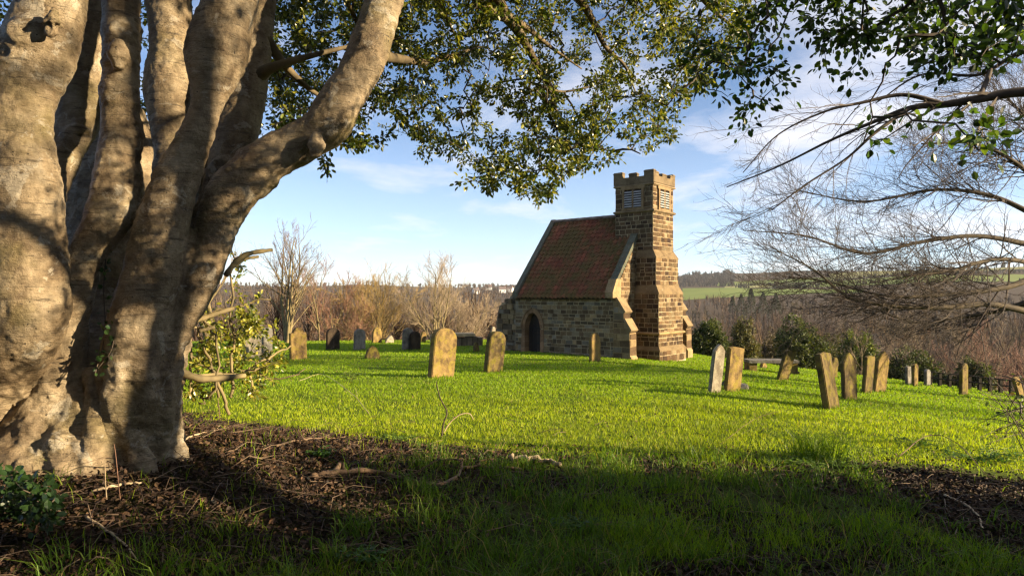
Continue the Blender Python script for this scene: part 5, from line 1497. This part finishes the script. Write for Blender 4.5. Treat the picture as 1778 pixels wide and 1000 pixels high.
# right-hand edge brambles poking in
Bq = np.array(ground_at(1765, 760)); t = empty('bramble', Bq); tag(t, 'bare dark bramble tangle poking in at the right edge', 'bramble')
mb = MB(); ml = MB(); rng = np.random.default_rng(81); tws = []
for k in range(30):
    a = P(rng.uniform(1765, 1850), rng.uniform(690, 790), rng.uniform(8, 10)); e = P(rng.uniform(1690, 1778), rng.uniform(640, 770), rng.uniform(8, 10))
    mid = (a + e)/2 + (0, 0, rng.uniform(0, .2)); s = spline([a, mid, e], 8) - Bq; tube(mb, s, np.linspace(.008, .003, 8), 4); tws.append(s)
mb.build('stem', M['twig_dark'], t)
leaf_clusters(rng, ml, tws, 3, .07, [(.07,.11,.02),(.12,.09,.04),(.05,.08,.02)], .08); ml.build('foliage', M['shrub'], t)
# ------------------------------------------------------------------ grass (nobody could count it)
def blades(mb, x, y, z, h, w, cols, rng, bend=.5):
    n = len(x); ph = rng.random(n) * 6.283
    dx, dy = np.cos(ph), np.sin(ph); ph2 = rng.random(n) * 6.283
    wx, wy = np.cos(ph2), np.sin(ph2)
    b = np.stack([x, y, z], 1); lean = (bend * (.3 + rng.random(n)) * h)
    Dv = np.stack([dx, dy, 0*dx], 1); Wv = np.stack([wx, wy, 0*wx], 1) * w[:, None]; Zv = np.array([[0, 0, 1.]])
    m = b + Dv * (lean * .3)[:, None] + Zv * (h * .55)[:, None]; tp = b + Dv * lean[:, None] + Zv * (h * (1 - .18 * bend))[:, None]
    V = np.stack([b - Wv, b + Wv, m + Wv * .75, m - Wv * .75, tp], 1).reshape(-1, 3)
    o = (np.arange(n) * 5)[:, None]
    n0 = mb.n
    mb.addn(V, np.array([[0, 1, 2, 3]]) + o, np.repeat(cols, 5, 0))
    mb.G.setdefault(3, []).append(np.array([[3, 2, 4]]) + o + n0)

def in_church(x, y):
    c, s = math.cos(R(140)), math.sin(R(140)); ux, uy = x - 3.59*CH, y - 24.18*CH
    lx = ux*c + uy*s; ly = -ux*s + uy*c
    return ((lx > -.05) & (lx < 6.2) & (ly < .03) & (ly > -5.4)) | ((lx > -1.25) & (lx < 0) & (ly < -1.45) & (ly > -3.85))

def build_grass():
    rng = np.random.default_rng(91); mb = MB()
    # lawn
    n = 330000
    r = (2.4 ** .55 + rng.random(n) * (45 ** .55 - 2.4 ** .55)) ** (1 / .55)
    a = rng.uniform(-.72, .72, n); x, y = r * np.sin(a), r * np.cos(a)
    lm = litter_mask(x, y); edge = np.where(y > 5, 43 - 11 * sstep(5, 16, x), 60)
    shade = y < 7.9 + .5*np.maximum(-x, 0)
    patch = fbm(x, y, .8)
    keep = (rng.random(n) < 1 - lm * .97) & (r < edge + 1.5) & ~in_church(x, y)
    keep &= ~shade | (rng.random(n) < sstep(.40, .62, patch) * .75 + .05)
    x, y, r, shade, patch = x[keep], y[keep], r[keep], shade[keep], patch[keep]
    n = len(x); z = terrain(x, y) - .01
    tuft = fbm(x, y, 2.2); big = fbm(x + 40, y, .45)
    h = (.035 + .06 * tuft ** 2 + .03 * rng.random(n)) * np.where(shade, 1.9, 1.0) * (1 + .35 * (big - .5)) 
    w = np.maximum(.0019, r * .00042) * rng.uniform(.8, 1.3, n)
    pal = np.array([(.155,.27,.008),(.185,.305,.010),(.22,.335,.012),(.255,.36,.016),(.125,.22,.009)])
    ix = np.clip((tuft * 3 + rng.random(n) * 2.4 + (big - .5) * 2).astype(int), 0, 4)
    cols = pal[ix] * rng.uniform(.88, 1.12, (n, 1))
    band = (sstep(7, 8.5, y) * sstep(16, 11, y))[:, None]          # bright lit band of the near lawn, put into the blade colour
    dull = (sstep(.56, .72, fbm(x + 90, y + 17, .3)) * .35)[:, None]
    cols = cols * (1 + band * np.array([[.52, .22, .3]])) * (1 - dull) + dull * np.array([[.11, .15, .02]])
    dry = rng.random(n) < .03; cols[dry] = (.32, .26, .10)
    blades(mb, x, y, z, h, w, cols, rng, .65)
    # long foreground blades and tufts
    tx = []; ty = []; th = []
    for k in range(1300):
        r_ = rng.uniform(2.3, 8.2); a_ = rng.uniform(-.70, .70); cx_, cy_ = r_*math.sin(a_), r_*math.cos(a_)
        l = float(litter_mask(np.array([cx_]), np.array([cy_]))[0])
        if cx_ < -1.2 and cy_ > 3.9 and rng.random() < .93: continue
        if rng.random() < l * .85: continue
        k_ = rng.integers(6, 34); tx.append(cx_ + rng.normal(0, .07, k_)); ty.append(cy_ + rng.normal(0, .07, k_)); th.append(np.full(k_, rng.uniform(.10, .30)))
    for o in [q for q in COL.objects if q.name.startswith('gravestone')]:      # uncut grass round the stones
        k_ = 70; a_ = R(HEAD); u = rng.uniform(-.36, .36, k_); v = rng.choice([-.1, .1], k_) + rng.normal(0, .04, k_)
        tx.append(o.location.x - math.sin(a_)*u + math.cos(a_)*v); ty.append(o.location.y + math.cos(a_)*u + math.sin(a_)*v); th.append(np.full(k_, .13))
    # bottom left corner clump
    for k in range(70):
        cx_, cy_ = rng.uniform(-2.7, -1.3), rng.uniform(2.5, 4.0); k_ = rng.integers(6, 18)
        tx.append(cx_ + rng.normal(0, .06, k_)); ty.append(cy_ + rng.normal(0, .06, k_)); th.append(np.full(k_, rng.uniform(.14, .30)))
    x = np.concatenate(tx); y = np.concatenate(ty); h = np.concatenate(th) * rng.uniform(.5, 1.2, len(x)); n = len(x)
    cols = np.array([(.075,.15,.014),(.10,.19,.018),(.06,.115,.014),(.14,.21,.03)])[rng.integers(0, 4, n)] * rng.uniform(.8, 1.2, (n, 1))
    dry = rng.random(n) < .06; cols[dry] = (.30, .23, .10)
    blades(mb, x, y, terrain(x, y) - .01, h, np.maximum(rng.uniform(.0026, .0052, n), np.hypot(x, y) * .00035), cols, rng, 1.0)
    tag(mb.build('grass', M['grass']), 'short sunlit lawn grass and longer shaded grass of the churchyard', 'grass', kind='stuff')
build_grass()

# tall rush-like tuft at the lawn edge
x, y, z = ground_at(1420, 800); rng = np.random.default_rng(92)
mb = MB(); n = 420; xx = rng.normal(0, .22, n); yy = rng.normal(0, .16, n)
blades(mb, xx, yy, np.full(n, -.02), rng.uniform(.22, .58, n), rng.uniform(.003, .005, n), np.array([(.07,.13,.012),(.10,.17,.014),(.15,.22,.02)])[rng.integers(0, 3, n)], rng, 1.0)
o = mb.build('grass_tuft', M['grass']); o.location = (x, y, z); tag(o, 'tall spiky grass tuft at the edge of the sunlight on the right', 'grass')

# leafy weeds
def weed(px, py, n, sprd, lab, seed, pal, ls=.035, h=.10):
    x, y, z = ground_at(px, py); rng = np.random.default_rng(seed); mb = MB(); ms = MB()
    t = empty('weed', (x, y, z)); tag(t, lab, 'weed')
    pos = []; dr = []
    for k in range(n):
        ph = rng.random()*6.28; rr = sprd*math.sqrt(rng.random()); e = np.array([math.cos(ph)*rr*1.3, math.sin(ph)*rr, h*rng.uniform(.5, 1.2)])
        s = spline([(0,0,-.02), e*(.4,.4,.8), e], 5); tube(ms, s, .0018, 3, (.1,.16,.03))
        for j in range(9):
            q = s[rng.integers(2, 5)]; v = rng.normal(0, 1, 3)*(1,1,.35); pos.append(q); dr.append(v)
    pos = np.array(pos); m = len(pos); leaves(mb, pos, np.array(dr), rng.normal(0, .3, (m, 3)) + (0,0,1), ls*rng.uniform(.6, 1.3, m), pick_cols(rng, pal, m), 1.3)
    ms.build('stem', M['shrub'], t); mb.build('foliage', M['shrub'], t)
WP = [(.11,.20,.02),(.15,.23,.025),(.08,.15,.018)]
weed(1415, 815, 40, .42, 'low frilly green weed in front of the spiky grass tuft', 1, WP)
weed(1700, 800, 70, .60, 'patch of bright leafy weeds at the lawn edge on the far right', 2, [(.07,.16,.018),(.09,.19,.02),(.05,.12,.015)])
weed(1590, 775, 24, .3, 'small sunlit leafy weed left of the bright weed patch', 3, WP)
weed(1005, 925, 26, .16, 'small dark green weed in the shade at bottom centre', 4, [(.05,.12,.016),(.04,.09,.014)], .03)
weed(640, 985, 26, .16, 'dark green leafy weed at the very bottom left of centre', 5, [(.04,.10,.014),(.03,.08,.012)], .035)
weed(690, 770, 22, .22, 'little green weed at the litter edge left of the dark shoot', 6, WP, .03)
weed(560, 800, 12, .12, 'single small green weed in the leaf litter near the trunk', 7, [(.06,.13,.016)], .04)
weed(610, 665, 30, .3, 'leafy yellow-green sprig on a bramble arching over the far litter edge', 8, [(.14,.19,.03),(.10,.15,.025)], .045, .22)

# ------------------------------------------------------------------ leaf litter and fine twigs under the trees
def build_litter():
    rng = np.random.default_rng(93); mb = MB()
    n = 230000
    r = (2.2 ** .8 + rng.random(n) * (13 ** .8 - 2.2 ** .8)) ** (1 / .8); a = rng.uniform(-.73, .73, n); x, y = r*np.sin(a), r*np.cos(a)
    lm = litter_mask(x, y); keep = rng.random(n) < lm * .95 + .10 * (y < 8.5) + .010
    x, y, r = x[keep], y[keep], r[keep]; n = len(x)
    z = terrain(x, y) + rng.random(n) * .035
    nm = rng.normal(0, .9, (n, 3)) + (0, 0, .8); dr = rng.normal(0, 1, (n, 3)) * (1, 1, .55)
    pal = np.array([(.085,.045,.024),(.055,.031,.019),(.12,.065,.032),(.038,.024,.016),(.15,.09,.045),(.07,.035,.022)]) * .5
    leaves(mb, np.stack([x, y, z], 1), dr, nm, rng.uniform(.018, .048, n), pick_cols(rng, pal, n, .4), 1.1)
    o = mb.build('leaf_litter', M['litter']); tag(o, 'brown dead leaves carpeting the shaded ground around the trunk', 'leaf litter', kind='stuff')
    # brittle twigs
    mb = MB(); k = 0
    while k < 1700:
        r_ = rng.uniform(2.3, 11); a_ = rng.uniform(-.72, .72); x_, y_ = r_*math.sin(a_), r_*math.cos(a_)
        if rng.random() > litter_mask(np.array([x_]), np.array([y_]))[0] + .08: continue
        k += 1; l = rng.uniform(.08, .45); th = rng.random()*6.28; d = np.array([math.cos(th), math.sin(th), rng.normal(0, .12)])*l
        b = np.array([x_, y_, tz(x_, y_) + .035]); s = [b, b + d*.5 + rng.normal(0, .05*l, 3) + (0,0,.02), b + d]
        tube(mb, s, np.linspace(rng.uniform(.002, .005), .0015, 3), 4, np.array([(.06,.04,.028),(.10,.068,.045),(.045,.03,.023),(.17,.12,.08)])[rng.integers(0, 4)])
    o = mb.build('twig_litter', M['litter']); tag(o, 'fine broken twigs scattered through the dead leaves', 'twigs', kind='stuff')
build_litter()
